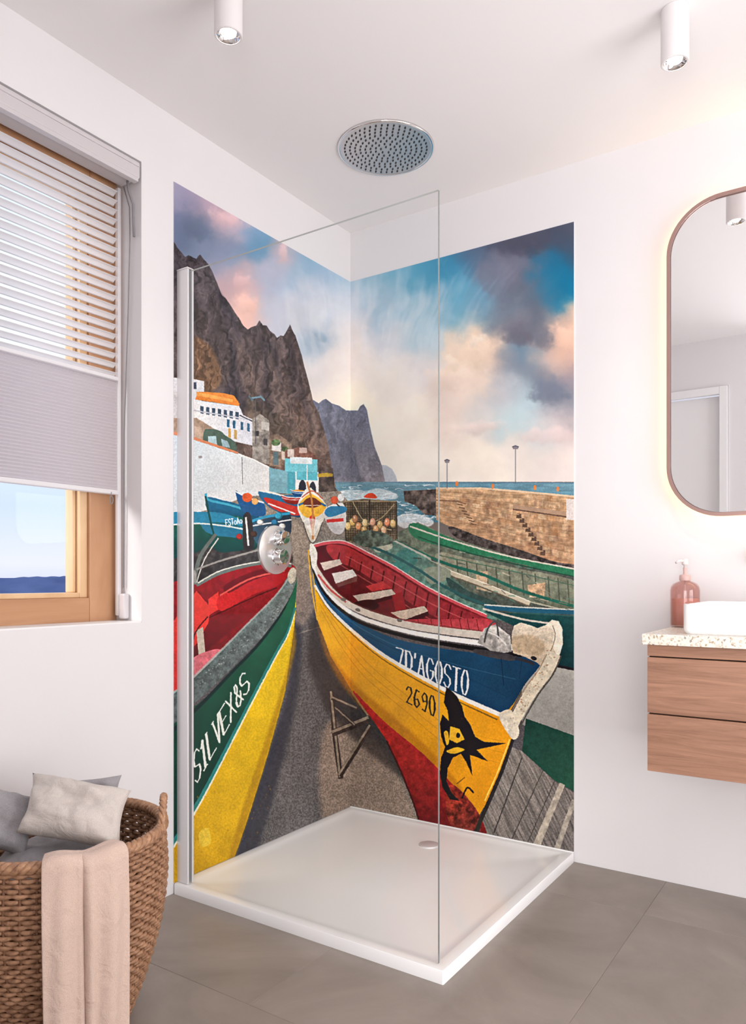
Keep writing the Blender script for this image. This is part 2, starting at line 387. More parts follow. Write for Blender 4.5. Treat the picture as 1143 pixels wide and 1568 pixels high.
# --- below horizon base
can[H-int(22*S):]=np.array([120,112,105],np.float32)
# sea
poly([(500,738),(885,739),(885,800),(500,800)],(120,158,172),(78,122,138),(0,738,0,790),n=.08,nf='h',sm=False)
line([(590,738.5),(885,740)],1.6,(105,140,160),sm=False)
for i in range(130):
    x=random.uniform(515,668); y=random.uniform(743,800); w=random.uniform(4,18)
    line([(x,y),(x+w/2,y+random.uniform(-2,2)),(x+w,y+random.uniform(-1,1))],random.uniform(.6,2.2),(238,240,240),.4,a=.8)
poly([(516,756),(535,750),(560,752),(580,748),(606,756),(606,764),(570,766),(530,768)],(232,236,236),n=.1,a=.7,soft=2)
poly([(608,792),(630,786),(655,792),(664,802),(640,812),(612,806)],(228,232,232),n=.1,a=.8,soft=2)
# far mountains
poly([(584,712),(592,713),(600,718),(606,728),(609,738),(584,738)],(186,192,200),sm=False,n=.02)
FARM=[(470,612),(480,613),(488,618),(494,613),(499,611),(508,618),(520,622),(530,629),(540,629),(548,629),(552,622),(557,619),(562,628),(565,645),(569,664),(574,685),(580,700),(585,714),(590,738),(470,738)]
poly(FARM,(112,116,134),(150,144,150),(0,620,0,738),n=.14,nf='v',sm=False)
poly([(470,640),(500,640),(520,665),(540,690),(556,738),(470,738)],(92,96,112),n=.1,nf='v',a=.5,sm=False,soft=5)
CLIFF=[(258,372),(266,371),(271,380),(278,388),(283,394),(288,391),(294,394),(300,397),(303,392),(306,390),(312,398),(318,404),(324,415),(332,434),(339,452),(345,457),(352,467),(360,480),(366,488),(372,499),(379,505),(385,501),(392,499),(397,491),(402,498),(408,499),(413,507),(420,512),(424,518),(429,514),(434,515),(439,507),(444,497),(448,507),(452,514),(456,526),(462,545),(466,562),(471,580),(476,600),(480,618),(488,632),(495,655),(502,680),(508,715),(514,745),(514,800),(258,800)]
poly(CLIFF,(72,66,72),(112,94,86),(340,380,380,720),n=.26,nf='v',sm=False,n2=.10,nf2='m')
WT=np.ones((CH,CW),np.float32); WT[:int((738-Y0)*S)]=.15
for P_ in (FARM,CLIFF):
    x0,x1,y0,y1,m=cover(P_); WT[y0:y1,x0:x1]=np.maximum(WT[y0:y1,x0:x1],m)
for (p,cc,al) in [([(330,440),(345,500),(352,560),(340,620),(365,640),(385,600),(372,540),(360,490)],(54,50,58),.55),
    ([(398,515),(405,560),(395,620),(415,660),(430,600),(424,540)],(62,56,62),.5),([(444,520),(440,560),(452,620),(470,680),(476,640),(458,570)],(64,56,62),.5),
    ([(292,520),(315,525),(330,545),(338,580),(325,600),(292,605)],(152,110,74),.6),([(360,520),(385,560),(390,610),(370,590)],(122,102,92),.5),
    ([(410,540),(424,570),(436,640),(420,650)],(124,106,96),.45),([(292,470),(310,480),(318,510),(292,512)],(84,72,70),.5),
    ([(455,610),(472,645),(488,700),(470,700),(455,660)],(128,104,90),.5),([(380,610),(440,650),(470,690),(440,700),(390,660)],(96,84,72),.5),
    ([(300,412),(316,440),(322,490),(312,470),(300,430)],(96,86,90),.5),([(346,480),(360,510),(368,540),(352,520)],(100,88,88),.5)]:
    poly(p,cc,a=al,soft=4,n=.3,nf='v')
# village
def R(x0,y0,x1,y1,c,d0=0,**k): poly([(x0,y0),(x1,y0+d0),(x1,y1+d0),(x0,y1)],c,sm=False,**k)
poly([(258,578),(292,580),(312,584),(312,602),(300,640),(258,650)],(222,220,222),sm=False,n=.03)
R(294,586,300,596,(70,80,100)); R(258,600,285,640,(205,200,200))
poly([(298,611),(304,600),(340,602),(358,606),(366,618),(366,622),(298,612)],(232,140,62),sm=False,n=.05)
poly([(292,612),(366,622),(372,636),(390,644),(392,684),(340,672),(292,652)],(240,238,236),(214,214,222),(292,0,392,0),sm=False,n=.03)
poly([(300,600),(356,612),(356,616),(300,606)],(245,170,90),sm=False)
for x in range(306,364,9): R(x,622+(x-306)*.16,x+5,633+(x-306)*.16,(74,92,112),1)
for x in (347,356,368,378): R(x,642+(x-347)*.2,x+4,654+(x-347)*.2,(60,110,140),1)
R(349,656,353,670,(200,160,90),1);R(358,658,362,672,(196,160,100),1)
line([(292,628),(366,640),(392,646)],2,(196,196,204),sm=False)
line([(366,636),(392,648)],1.5,(60,60,70),sm=False)
poly([(258,640),(300,640),(320,652),(340,666),(340,690),(258,690)],(176,150,130),sm=False,n=.1)
poly([(312,660),(322,657),(336,660),(346,668),(358,676),(362,688),(350,692),(314,684)],(88,108,96),n=.05)
poly([(318,668),(330,668),(332,682),(318,680)],(176,200,204),sm=False); poly([(338,672),(348,676),(352,686),(340,684)],(160,184,190),sm=False)
R(294,652,308,672,(196,170,150),3)
poly([(386,642),(398,634),(412,644),(413,712),(386,704)],(150,142,134),sm=False,n=.2)
R(400,646,412,658,(196,190,182),2);R(390,660,396,668,(70,66,66)); R(403,672,409,682,(80,76,76))
line([(391,606),(391,680)],1.2,(90,96,104));line([(383,610),(400,608)],2.5,(120,150,165)); line([(380,606),(387,614)],2.5,(90,110,120)); line([(398,606),(405,614)],2.5,(110,140,150))
poly([(412,668),(424,664),(436,672),(446,680),(446,716),(412,714)],(140,120,104),sm=False,n=.25)
R(416,676,430,690,(218,214,208),2);R(431,690,440,704,(206,190,176),1);R(418,692,426,712,(100,120,124))
ell(422,678,7,5,(92,112,76),n=.3);ell(436,688,5,4,(86,104,70),n=.3)
poly([(436,690),(460,684),(480,694),(487,704),(487,716),(436,716)],(128,92,80),sm=False,n=.2)
R(440,688,450,700,(210,196,186)); R(458,686,470,694,(196,170,160))
R(436,702,486,724,(120,200,212),2,n=.03); R(444,700,478,710,(222,230,232),1);R(437,722,452,756,(86,170,186),1,n=.04); R(452,722,488,760,(236,234,232),1,n=.03)
R(454,722,486,735,(100,186,200),1); line([(470,712),(470,758)],1.5,(236,236,236),sm=False)
poly([(458,758),(458,742),(463,735),(468,742),(468,758)],(52,56,66)); poly([(474,758),(474,744),(479,738),(483,744),(483,758)],(60,62,70))
poly([(488,712),(500,710),(510,718),(512,745),(520,756),(488,758)],(92,80,74),n=.3,sm=False)
poly([(486,726),(500,724),(510,726),(509,730),(487,731)],(180,150,60),sm=False)
# long white harbour wall
poly([(258,664),(292,672),(340,688),(388,704),(412,716),(412,752),(396,760),(380,782),(258,800)],(210,220,226),(228,226,224),(258,680,412,740),sm=False,n=.03,nf='c')
line([(258,662),(292,670),(340,686),(364,694)],5,(214,140,104),3,sm=False)
line([(364,695),(388,704),(412,716)],2,(240,236,230),sm=False)
poly([(412,716),(440,722),(440,756),(412,754)],(128,176,188),sm=False,n=.05)
line([(370,700),(371,742)],1,(120,120,120)); ell(306,700,3,2,(160,150,150))
# pier on the right
poly([(618,752),(640,751),(670,749),(672,790),(650,788),(636,774),(620,768)],(96,84,78),n=.4,sm=False)
poly([(668,748),(740,748),(800,753),(885,761),(885,868),(850,862),(800,846),(740,828),(700,812),(668,796)],(200,164,126),(176,136,104),(0,748,0,850),n=.14,nf='m',sm=False,n2=.08,nf2='h')
for i in range(190):
    x=random.uniform(670,878); f=random.randint(0,8)/9.; tt=(x-668)/217; h_=(42+62*tt)
    y=749+12*tt+h_*f; c0=random.choice([(168,122,84),(218,182,144),(188,144,104),(156,118,94),(224,196,160)])
    R(x,y,x+random.uniform(5,13),y+h_/9-1,c0,.8,a=.42,n=.15)
for k in range(1,9):
    f=k/9; line([(668,748+40*f),(740,750+68*f),(800,753+86*f),(885,761+98*f)],.7,(128,96,72),a=.45)
line([(668,748),(740,748),(800,753),(885,761)],3,(226,200,168),sm=False)
line([(668,766),(700,768),(714,772)],2,(140,104,80)); line([(786,776),(885,789)],6,(178,146,120),sm=False); line([(786,780),(885,794)],2,(110,84,70),sm=False)
for i in range(9): 
    x=792+i*4.6; y=786+i*7.0
    poly([(x,y),(x+7,y+1),(x+7,y+9),(x-1,y+8)],(104,80,66),sm=False); line([(x-5,y+1),(x+4,y+2)],1.4,(200,164,126),sm=False)
for i in range(7):
    x=700+i*3.6; y=772+i*5; line([(x,y),(x+9,y+2)],1.6,(120,90,70),sm=False)
poly([(690,806),(740,824),(800,843),(850,860),(885,866),(885,874),(830,862),(760,846),(700,824)],(78,70,66),n=.4)
R(868,764,885,796,(226,214,206),1,n=.02)
for x,y in ((755,748),(820,750),(855,752),(700,744)): ell(x,y-3,2.2,4,(224,140,84),n=0)
for x,y0_,y1_,s_ in ((685,704,748,4),(790,683,741,5)):
    line([(x,y0_),(x,y1_)],1.1,(110,112,124),sm=False); line([(x-s_,y0_+2),(x,y0_),(x+s_,y0_+2)],2,(90,90,104),sm=False); R(x-s_*.8,y0_+2,x+s_*.8,y0_+5,(140,130,136))
# quay ground
poly([(380,760),(520,752),(560,800),(620,840),(885,900),(885,1370),(258,1370),(258,800)],(150,138,126),(84,80,82),(0,780,0,1000),n=.07,nf='c',n2=.16,sm=False)
poly([(440,900),(520,940),(700,1150),(760,1370),(330,1370),(380,1250),(430,1080)],(90,86,86),(104,100,99),(0,900,0,1300),n=.08,nf='c',n2=.2,sm=False)
poly([(500,1110),(560,1120),(620,1200),(640,1300),(520,1300),(490,1225)],(150,132,118),n=.06,nf='c',soft=9,n2=.16)
poly([(447,800),(470,820),(478,870),(482,930),(452,960),(450,880)],(156,142,128),(128,116,108),(0,820,0,960),soft=4,n=.06,n2=.12)
for i in range(300):
    x=random.uniform(390,640); y=random.uniform(980,1290); ell(x,y,random.uniform(.4,1.6),random.uniform(.3,1.0),random.choice([(140,134,130),(66,62,64),(160,150,140),(58,54,56)]),a=.4)
line([(450,972),(490,960)],2,(176,164,150),1.5,a=.7); line([(452,1005),(440,1250)],1.5,(130,122,116),a=.35)
poly([(448,960),(462,970),(456,1060),(434,1160),(404,1270),(380,1330),(350,1330),(400,1180),(440,1060)],(52,52,60),soft=7,a=.8)
poly([(484,940),(500,1000),(540,1065),(600,1120),(640,1200),(600,1180),(540,1130),(496,1080),(470,1000)],(50,44,44),soft=8,a=.7)
# right foreground planks / wall
poly([(800,1010),(885,1000),(885,1130),(800,1110)],(182,180,172),(152,150,144),(0,1010,0,1120),n=.05,sm=False)
poly([(806,1100),(885,1128),(885,1215),(850,1195),(800,1150)],(24,62,54),(40,84,66),(800,1100,880,1200),n=.08,sm=False)
poly([(775,1140),(800,1150),(850,1196),(885,1216),(885,1320),(725,1290)],(136,128,120),(112,104,100),(780,1150,860,1300),n=.2,nf='d',n2=.1,sm=False)
for (a0,b0,w,cc) in [((862,1200),(820,1300),9,(192,180,162)),((880,1225),(850,1310),7,(174,164,150)),((800,1160),(757,1275),1.5,(56,50,50)),((832,1180),(782,1290),1.2,(66,60,58)),((850,1196),(806,1296),1.2,(70,64,60))]:
    line([a0,b0],w,cc,w*1.3,sm=False,n=.15,a=.85)
# --- moored green boats, mid right
poly([(600,820),(640,800),(700,826),(780,850),(885,876),(885,1010),(800,960),(700,935),(620,880)],(112,122,104),(84,92,84),(700,830,760,940),n=.2,sm=False)
poly([(626,808),(640,802),(700,828),(780,852),(885,874),(885,884),(790,862),(700,842),(640,826)],(52,122,88),n=.08)
line([(628,806),(668,820),(700,830),(780,852),(885,872)],2.4,(206,202,184)); line([(640,822),(700,842),(790,864),(885,884)],1.8,(38,84,64))
poly([(672,846),(720,856),(790,870),(885,892),(885,936),(800,918),(720,892),(672,870)],(152,152,130),(108,116,98),(0,850,0,930),n=.14)
for x in (700,715,730,745,760,780,800,820,840,855,870): line([(x,852+(x-672)*.18),(x+3,884+(x-672)*.22)],2,(88,94,80))
line([(672,850),(720,861),(790,876),(885,898)],1.5,(84,112,92)); 
poly([(730,876),(748,874),(746,906),(730,902)],(192,168,138),sm=False,n=.15); poly([(808,896),(836,892),(834,916),(812,914)],(206,172,136),n=.2,sm=False)
line([(600,826),(680,862),(740,880),(800,905),(885,930)],4.5,(46,106,90)); line([(600,832),(660,858),(720,888),(800,918),(885,938)],2,(182,182,160))
line([(690,878),(740,896),(812,924)],9,(200,190,166),7); line([(690,882),(740,900),(812,929)],2,(110,100,84)); line([(690,874),(740,892),(812,921)],1.5,(232,226,206))
poly([(560,832),(590,826),(640,846),(700,890),(740,925),(780,948),(740,945),(690,920),(620,880)],(96,128,116),n=.2)
poly([(604,852),(625,838),(640,856),(622,878),(604,866)],(70,128,120),n=.1); poly([(572,836),(596,830),(600,840),(578,846)],(176,180,160),n=.1)
poly([(650,872),(680,868),(690,884),(660,894)],(142,150,132)); poly([(684,884),(720,906),(760,922),(750,930),(700,912)],(60,84,80),n=.1)
line([(560,834),(600,850),(640,872),(684,900),(742,925),(800,938),(885,945)],4,(52,96,96)); line([(600,826),(640,846),(660,856)],3,(178,182,168))
line([(742,930),(800,934),(885,938)],7,(40,96,120)); line([(742,926),(800,930),(885,934)],2,(206,208,200))
poly([(742,936),(885,945),(885,1028),(850,1020),(790,960)],(30,78,78),(18,54,58),(0,940,0,1020),n=.08,sm=False)
line([(740,932),(800,948),(846,955)],3,(206,200,186)); line([(846,1018),(885,1026)],4,(34,30,34))
for i in range(60):
    x=random.uniform(600,870); y=820+(x-600)*.24+random.uniform(-5,55); 
    if y>800+(x-600)*.55+60: continue
    c0=random.choice([(206,196,170),(60,70,66),(140,120,96),(88,140,120)]); line([(x,y),(x+random.uniform(4,14),y+random.uniform(0,6))],random.uniform(.7,2.0),c0,a=.7)
# net crates with buoys
poly([(527,768),(560,764),(607,768),(608,826),(566,832),(530,830)],(116,102,82),n=.25,sm=False)
for x in np.arange(529,607,3.6): line([(x,768),(x+1,828)],.7,(62,54,46),sm=False)
for y in np.arange(770,828,3.6): line([(528,y),(607,y)],.7,(66,58,48),sm=False)
line([(527,768),(607,768)],2,(160,140,110),sm=False);line([(566,766),(567,831)],2,(60,50,42),sm=False);line([(527,770),(530,830)],2,(70,60,50));line([(607,768),(608,826)],2,(70,60,50))
line([(540,768),(560,800),(600,812)],1.4,(190,170,130)); line([(604,772),(580,796),(540,808)],1.2,(180,160,120))
poly([(558,762),(564,756),(572,756),(577,763)],(222,84,52)); 
for (x,y,c0) in [(540,800,(226,190,120)),(549,806,(222,160,110)),(559,801,(232,206,150)),(571,800,(226,172,140)),(582,804,(214,180,120)),(593,800,(232,150,110)),(602,802,(226,190,130)),(558,812,(206,170,110)),(544,795,(196,140,100)),(533,806,(230,200,140)),(576,811,(220,170,120)),(588,812,(232,190,150))]:
    ell(x,y,4.6,6.5,tuple(int(q*.7) for q in c0),n=.05); ell(x-.6,y-.8,3.8,5.4,c0,n=.05); ell(x-1.2,y-2.2,1.4,1.8,(250,236,210),n=0,a=.7)
poly([(540,826),(560,812),(592,818),(600,832),(560,838)],(92,104,92),n=.3)
# --- rear small boats, left side
def boat(x,y,w,h,hull,rim,inn,lean=0):
    poly([(x,y),(x+w*.25,y+h*.12+lean*.3),(x+w*.7,y+h*.12+lean*.7),(x+w,y-h*.1+lean),(x+w*.9,y+h*.6+lean),(x+w*.6,y+h+lean*.6),(x+w*.2,y+h*.9+lean*.2)],hull,tuple(int(q*.65) for q in hull),(0,y,0,y+h),sm=True,n=.08)
    poly([(x+w*.05,y+1),(x+w*.5,y-h*.15+lean*.5),(x+w*.95,y-h*.05+lean),(x+w*.6,y+h*.2+lean*.6),(x+w*.2,y+h*.2+lean*.2)],inn,n=.1)
    line([(x,y),(x+w*.25,y+h*.16+lean*.3),(x+w*.7,y+h*.14+lean*.7),(x+w,y-h*.1+lean)],max(1.2,h*.12),rim); line([(x+w*.02,y+h*.35),(x+w*.45,y+h*.5+lean*.4),(x+w*.93,y+h*.25+lean)],max(.8,h*.07),(236,232,224))
poly([(396,752),(425,758),(455,768),(470,776),(462,792),(430,786),(404,770)],(52,120,160),(34,80,110),(0,755,0,790)); line([(396,751),(425,757),(458,768)],3,(230,226,220)); poly([(404,762),(440,772),(462,780),(455,790),(420,780)],(196,60,50)); line([(410,771),(452,787)],2,(236,230,220))
boat(430,758,36,12,(206,62,52),(240,236,228),(60,110,150),4); boat(444,750,26,9,(44,110,170),(236,232,226),(220,150,60),3)
poly([(455,776),(466,752),(474,747),(481,752),(500,775),(494,800),(483,828),(474,828),(464,800)],(234,230,218),(206,196,180),(0,760,0,828),n=.05)
poly([(457,776),(468,760),(480,758),(499,775),(488,790),(468,792)],(236,180,64)); line([(457,774),(470,768),(484,768),(499,775)],3,(52,110,150)); poly([(474,792),(482,792),(480,812),(477,812)],(200,60,50))
poly([(464,772),(471,763),(482,763),(492,772),(478,778)],(120,60,40)); line([(466,774),(490,774)],1.4,(230,210,180))
line([(470,738),(478,772),(479,826)],3,(196,130,72)); line([(462,762),(478,752),(494,764)],1.6,(190,90,60)); poly([(466,796),(490,798),(482,818),(476,818)],(240,236,230),a=.6)
line([(464,800),(474,828),(483,828),(494,800)],1.4,(90,80,74))
poly([(496,786),(505,774),(526,772),(530,800),(522,818),(506,812)],(230,228,226),(190,186,186),(0,775,0,815)); poly([(497,785),(505,776),(528,776),(529,784),(505,792)],(60,130,170)); line([(500,798),(526,796)],5,(200,60,54)); line([(506,762),(520,776)],2,(70,60,60));ell(512,766,6,6,(206,96,66));ell(522,762,5,6,(222,222,222))
# blue/teal boat group
poly([(316,762),(340,766),(370,774),(392,786),(396,800),(360,800),(320,784)],(30,112,150),(24,80,110),(0,765,0,800)); line([(314,756),(320,766),(350,773),(392,786)],3.4,(70,170,196))
poly([(360,752),(372,760),(388,766),(404,772),(404,790),(372,784)],(36,90,140)); line([(358,752),(384,764),(404,770)],2.4,(226,228,230)); ell(378,762,8,7,(222,100,56),n=.1)
ell(390,768,5,5,(230,170,110))
poly([(258,790),(300,788),(360,790),(384,800),(398,812),(390,842),(352,846),(300,850),(258,860)],(28,104,88),(20,66,66),(0,790,0,850),n=.08)
poly([(258,786),(300,784),(340,786),(372,798),(372,806),(330,800),(258,802)],(44,134,168),n=.06)
poly([(312,800),(372,808),(384,824),(330,820),(312,812)],(40,120,150)); text('ESToAo',[(344,796),(370,792),(371,801),(345,806)],1.3,(236,240,240))
line([(258,804),(310,802),(370,810),(396,820)],2.4,(226,226,220)); line([(314,760),(322,800),(330,830)],3,(24,80,80))
poly([(384,806),(412,792),(440,784),(446,800),(440,824),(400,838)],(60,90,110),(44,60,76),(384,0,446,0)); line([(382,800),(404,792),(444,786)],4,(60,150,186)); line([(382,806),(446,796)],2,(240,236,230))
poly([(372,792),(384,790),(388,840),(374,852)],(54,50,52),n=.12);line([(376,792),(380,836)],3,(232,226,216))
for (x,y,rr,cc) in [(398,800,5,(228,228,224)),(410,812,6,(230,230,228)),(420,800,5,(52,130,170)),(404,824,6,(200,80,60)),(432,806,5,(226,226,220)),(388,818,5,(84,60,50)),(440,818,4,(180,150,110)),(366,822,5,(180,60,50)),(426,790,6,(66,160,190))]: ell(x,y,rr,rr*.9,tuple(int(q*.7) for q in cc),n=.08); ell(x-.7,y-.8,rr*.8,rr*.7,cc,n=.08)
poly([(258,862),(292,850),(320,838),(340,846),(392,842),(408,862),(360,880),(300,900),(258,912)],(70,66,66),(50,46,48),(0,840,0,900),n=.3)
line([(296,892),(306,852),(330,818)],7,(104,112,108),5); line([(300,894),(312,858),(334,824)],2,(196,196,188))
line([(300,872),(340,858),(396,842)],3,(150,146,140)); poly([(292,886),(300,880),(300,960),(292,960)],(190,180,170),a=.6)
poly([(396,842),(412,836),(440,838),(446,864),(400,864)],(86,78,74),n=.3)
# --- big left boat
poly([(258,905),(300,895),(340,872),(400,862),(446,864),(452,884),(430,920),(380,960),(330,1010),(292,1050),(258,1080)],(156,30,38),(108,22,30),(0,870,0,1040),n=.1)
poly([(258,960),(300,905),(322,930),(316,970),(276,1010),(258,1030)],(206,48,46),(236,66,56),(258,1000,322,910),n=.05,sm=False)
poly([(318,918),(334,906),(336,932),(320,942)],(236,60,56),sm=False)
poly([(334,914),(380,888),(420,876),(440,880),(426,896),(384,912),(340,936)],(210,42,46),(170,30,38),(334,0,440,0),n=.05)
poly([(344,896),(384,876),(424,868),(430,874),(384,890),(350,908)],(120,22,30)); line([(336,912),(384,886),(436,874)],2.6,(230,88,80)); line([(300,896),(340,876),(400,862),(446,866)],6,(112,116,112)); line([(302,893),(340,873),(400,860),(446,863)],2,(214,206,196))
poly([(322,950),(360,930),(400,916),(420,912),(390,940),(340,976),(300,1010),(296,1000)],(140,28,36),(96,20,28),(0,920,0,1000))
poly([(300,966),(310,960),(314,1000),(304,1010)],(196,176,160),sm=False); poly([(292,1010),(330,994),(340,1004),(300,1036),(292,1040)],(214,110,120),n=.1)
poly([(258,1000),(292,990),(292,1046),(258,1075)],(200,50,48),sm=False)
line([(318,944),(300,966),(292,990)],2,(90,16,22)); line([(320,946),(380,918),(424,900)],1.6,(80,16,22))
# left boat hull
poly([(444,905),(452,880),(453,930),(450,965),(436,1060),(410,1155),(382,1245),(366,1292),(352,1330),(258,1375),(258,1270),(300,1230),(350,1130),(400,1030),(432,960)],(232,194,30),(208,160,14),(440,1000,300,1320),n=.06,nf='c',n2=.05,sm=False)
poly([(449,960),(453,985),(446,1020),(436,1060),(410,1155),(382,1245),(360,1310),(345,1335),(370,1240),(410,1120),(440,1020)],(170,126,20),soft=4,a=.7)
poly([(452,880),(452,925),(440,965),(420,1000),(388,1060),(352,1130),(318,1195),(292,1240),(258,1290),(258,1100),(300,1080),(345,1040),(390,995),(430,935)],(34,98,72),(18,58,48),(440,920,280,1200),n=.08,nf='c')
line([(452,930),(440,968),(420,1004),(388,1064),(352,1134),(318,1200),(292,1246),(258,1300)],3,(46,130,120),6); line([(451,940),(440,974),(420,1010),(388,1072),(352,1142),(318,1208),(292,1254),(258,1308)],1.4,(226,222,190),3)
line([(449,900),(430,940),(396,986),(352,1032),(306,1080),(258,1124)],3,(20,44,44),6)
poly([(452,872),(452,894),(438,925),(410,965),(372,1006),(325,1052),(292,1082),(258,1112),(258,1068),(292,1042),(335,1000),(378,956),(420,915),(440,884)],(112,122,120),(84,94,94),(440,900,280,1080),n=.16,nf='m',n2=.1)
line([(443,884),(421,913),(380,954),(336,998),(292,1040),(258,1066)],2.4,(170,176,170),3.4,a=.8)
poly([(440,882),(446,870),(453,872),(452,888),(444,894)],(196,186,168),n=.15)
for i in range(90):
    t=random.random(); x=292+140*t; y=1062-130*t**.9+random.uniform(-8,8); ell(x,y,random.uniform(.5,1.6),random.uniform(.4,1.0),random.choice([(190,192,186),(60,66,66)]),a=.6)
text('S1LVEX&S',[(294,1158),(374,1026),(384,1050),(298,1204)],3.0,(216,222,212),.2,True)
for i in range(50):
    x=random.uniform(296,420); y=random.uniform(1200,1330); ell(x,y,random.uniform(.5,1.3),random.uniform(.5,2),(170,120,30),a=.4)
poly([(304,1276),(318,1268),(322,1290),(308,1296)],(236,206,80),a=.6)
# trestle
for p,w in (([(508,1060),(512,1120),(522,1192)],8),([(538,1058),(566,1098)],8),([(510,1122),(566,1100)],11),([(520,1188),(568,1112)],8),([(508,1068),(548,1086)],7),([(514,1084),(545,1112)],5)):
    line(p,w,(66,54,50),sm=False,n=.2); line([(p[0][0]-1.5,p[0][1]-1.5),(p[-1][0]-1.5,p[-1][1]-2)],w*.4,(146,130,112),sm=False,n=.15)
# --- main boat
poly([(478,868),(500,912),(560,962),(640,1000),(790,1010),(830,1012),(802,1052),(778,1096),(787,1132),(770,1175),(748,1225),(732,1252),(700,1214),(650,1160),(590,1110),(540,1060),(506,1004),(486,950)],(242,180,38),(228,150,24),(500,950,760,1200),n=.05,nf='c',n2=.03,sm=False)
for f in (.25,.5,.75):
    line([(486+8*f,905+40*f),(520,950+48*f),(560,1000+50*f),(620,1050+50*f),(690,1098+60*f),(772,1118+70*f)],.9,(190,126,24),a=.55)
poly([(486,950),(506,1000),(545,1050),(600,1095),(660,1150),(706,1205),(732,1250),(700,1218),(650,1168),(590,1116),(536,1064),(500,1006)],(176,104,20),soft=5,a=.6)
poly([(540,1058),(590,1106),(650,1156),(700,1208),(735,1248),(738,1290),(640,1290),(640,1250),(618,1190),(592,1134)],(172,42,38),(108,26,28),(640,1150,600,1230),n=.14,nf='m',n2=.06)
poly([(700,1205),(735,1248),(732,1275),(690,1262),(684,1210)],(150,50,36),(96,40,34),(700,1210,730,1270),n=.4)
line([(592,1134),(618,1190),(640,1250),(644,1290)],2.5,(70,26,26))
poly([(480,872),(486,890),(505,918),(545,950),(600,976),(660,990),(730,1000),(785,1006),(830,1010),(806,1046),(768,1092),(700,1062),(640,1032),(580,996),(530,956),(500,926),(484,900)],(34,88,124),(22,64,96),(500,900,780,1060),n=.07,nf='c',n2=.04)
line([(500,918),(545,957),(610,990),(700,1018),(790,1040)],.9,(70,126,158),a=.5); line([(560,972),(640,1010),(720,1040),(780,1068)],.9,(12,48,76),a=.5)
line([(482,896),(500,926),(530,957),(580,998),(640,1034),(700,1065),(768,1095)],3.4,(236,232,220),7); line([(484,904),(502,932),(532,964),(580,1005),(640,1042),(700,1073),(762,1102)],1,(60,50,40),2,a=.6)
# interior
poly([(478,842),(500,834),(528,834),(562,850),(604,872),(652,902),(700,926),(746,946),(768,968),(740,972),(680,966),(620,958),(560,940),(520,916),(494,888)],(92,22,30),(128,38,42),(480,840,760,960),n=.12)
poly([(500,836),(528,836),(562,853),(604,876),(652,906),(700,930),(744,948),(736,966),(690,956),(640,930),(590,900),(545,872),(510,856)],(172,52,56),(150,46,54),(500,840,740,950),n=.1)
for i in range(13):
    t=i/12.; x=520+t*205; y=846+t*100-6*math.sin(t*3); line([(x,y),(x-5,y+22+6*math.sin(t*3))],2.2,(92,24,30),sm=False)
line([(530,852),(590,884),(660,924),(720,952)],1.6,(206,92,92),a=.7); line([(516,862),(570,894),(640,938),(690,962)],1.6,(206,100,96),a=.6)
poly([(490,862),(520,856),(524,864),(496,874)],(216,196,184),sm=False);poly([(508,878),(540,872),(547,882),(514,894)],(226,216,210),sm=False,n=.04); poly([(514,894),(547,882),(547,890),(518,899)],(120,70,66),sm=False)
poly([(540,912),(600,902),(606,910),(552,924)],(206,186,172),sm=False,n=.08); poly([(552,924),(606,910),(606,915),(556,930)],(70,24,28),sm=False); poly([(560,898),(586,890),(600,900),(570,906)],(196,60,62),sm=False)
poly([(598,938),(650,928),(656,936),(618,950)],(206,182,164),sm=False,n=.08); poly([(540,924),(570,918),(580,930),(556,936)],(60,20,26)); poly([(600,912),(616,906),(622,932),(606,936)],(150,34,40),sm=False)
poly([(618,950),(656,936),(657,942),(628,955)],(70,24,28),sm=False)
poly([(620,950),(700,948),(748,948),(766,966),(730,974),(660,968)],(186,62,70),(214,96,100),(0,948,0,974),n=.07)
for x in (640,660,675,690,704,716,730): line([(x,948),(x+4,968)],.9,(110,30,36))
line([(476,838),(500,832),(528,832),(562,848),(604,870),(652,900),(700,924),(746,944)],4.2,(206,84,92)); line([(476,835),(500,829),(528,829),(562,845),(604,867),(652,897),(700,921),(746,941)],1.4,(240,222,214))
# near gunwale
line([(477,840),(482,868),(498,892),(522,918),(560,938),(620,956),(680,966),(740,973),(780,978)],8,(216,204,192),12); line([(477,842),(479,866),(492,896),(518,924),(556,947),(620,966),(680,977),(740,985),(790,992)],3.2,(250,247,240),9)
line([(475,850),(479,872),(494,904),(520,932),(556,955),(620,974),(680,986),(740,995),(800,1003)],2.5,(30,28,32),7); line([(487,880),(505,902),(530,922)],3,(196,60,60),a=.8)
line([(484,860),(500,888),(526,914),(562,932),(620,949),(680,959),(738,966)],1.4,(120,70,66),a=.8)
poly([(474,836),(480,834),(486,850),(482,872),(477,866)],(232,226,214)); line([(472,842),(477,900),(486,950)],2,(226,176,60))
for x,y in ((548,934),(526,918),(612,950)): ell(x,y,4,2.6,(120,110,104),ang=.3)
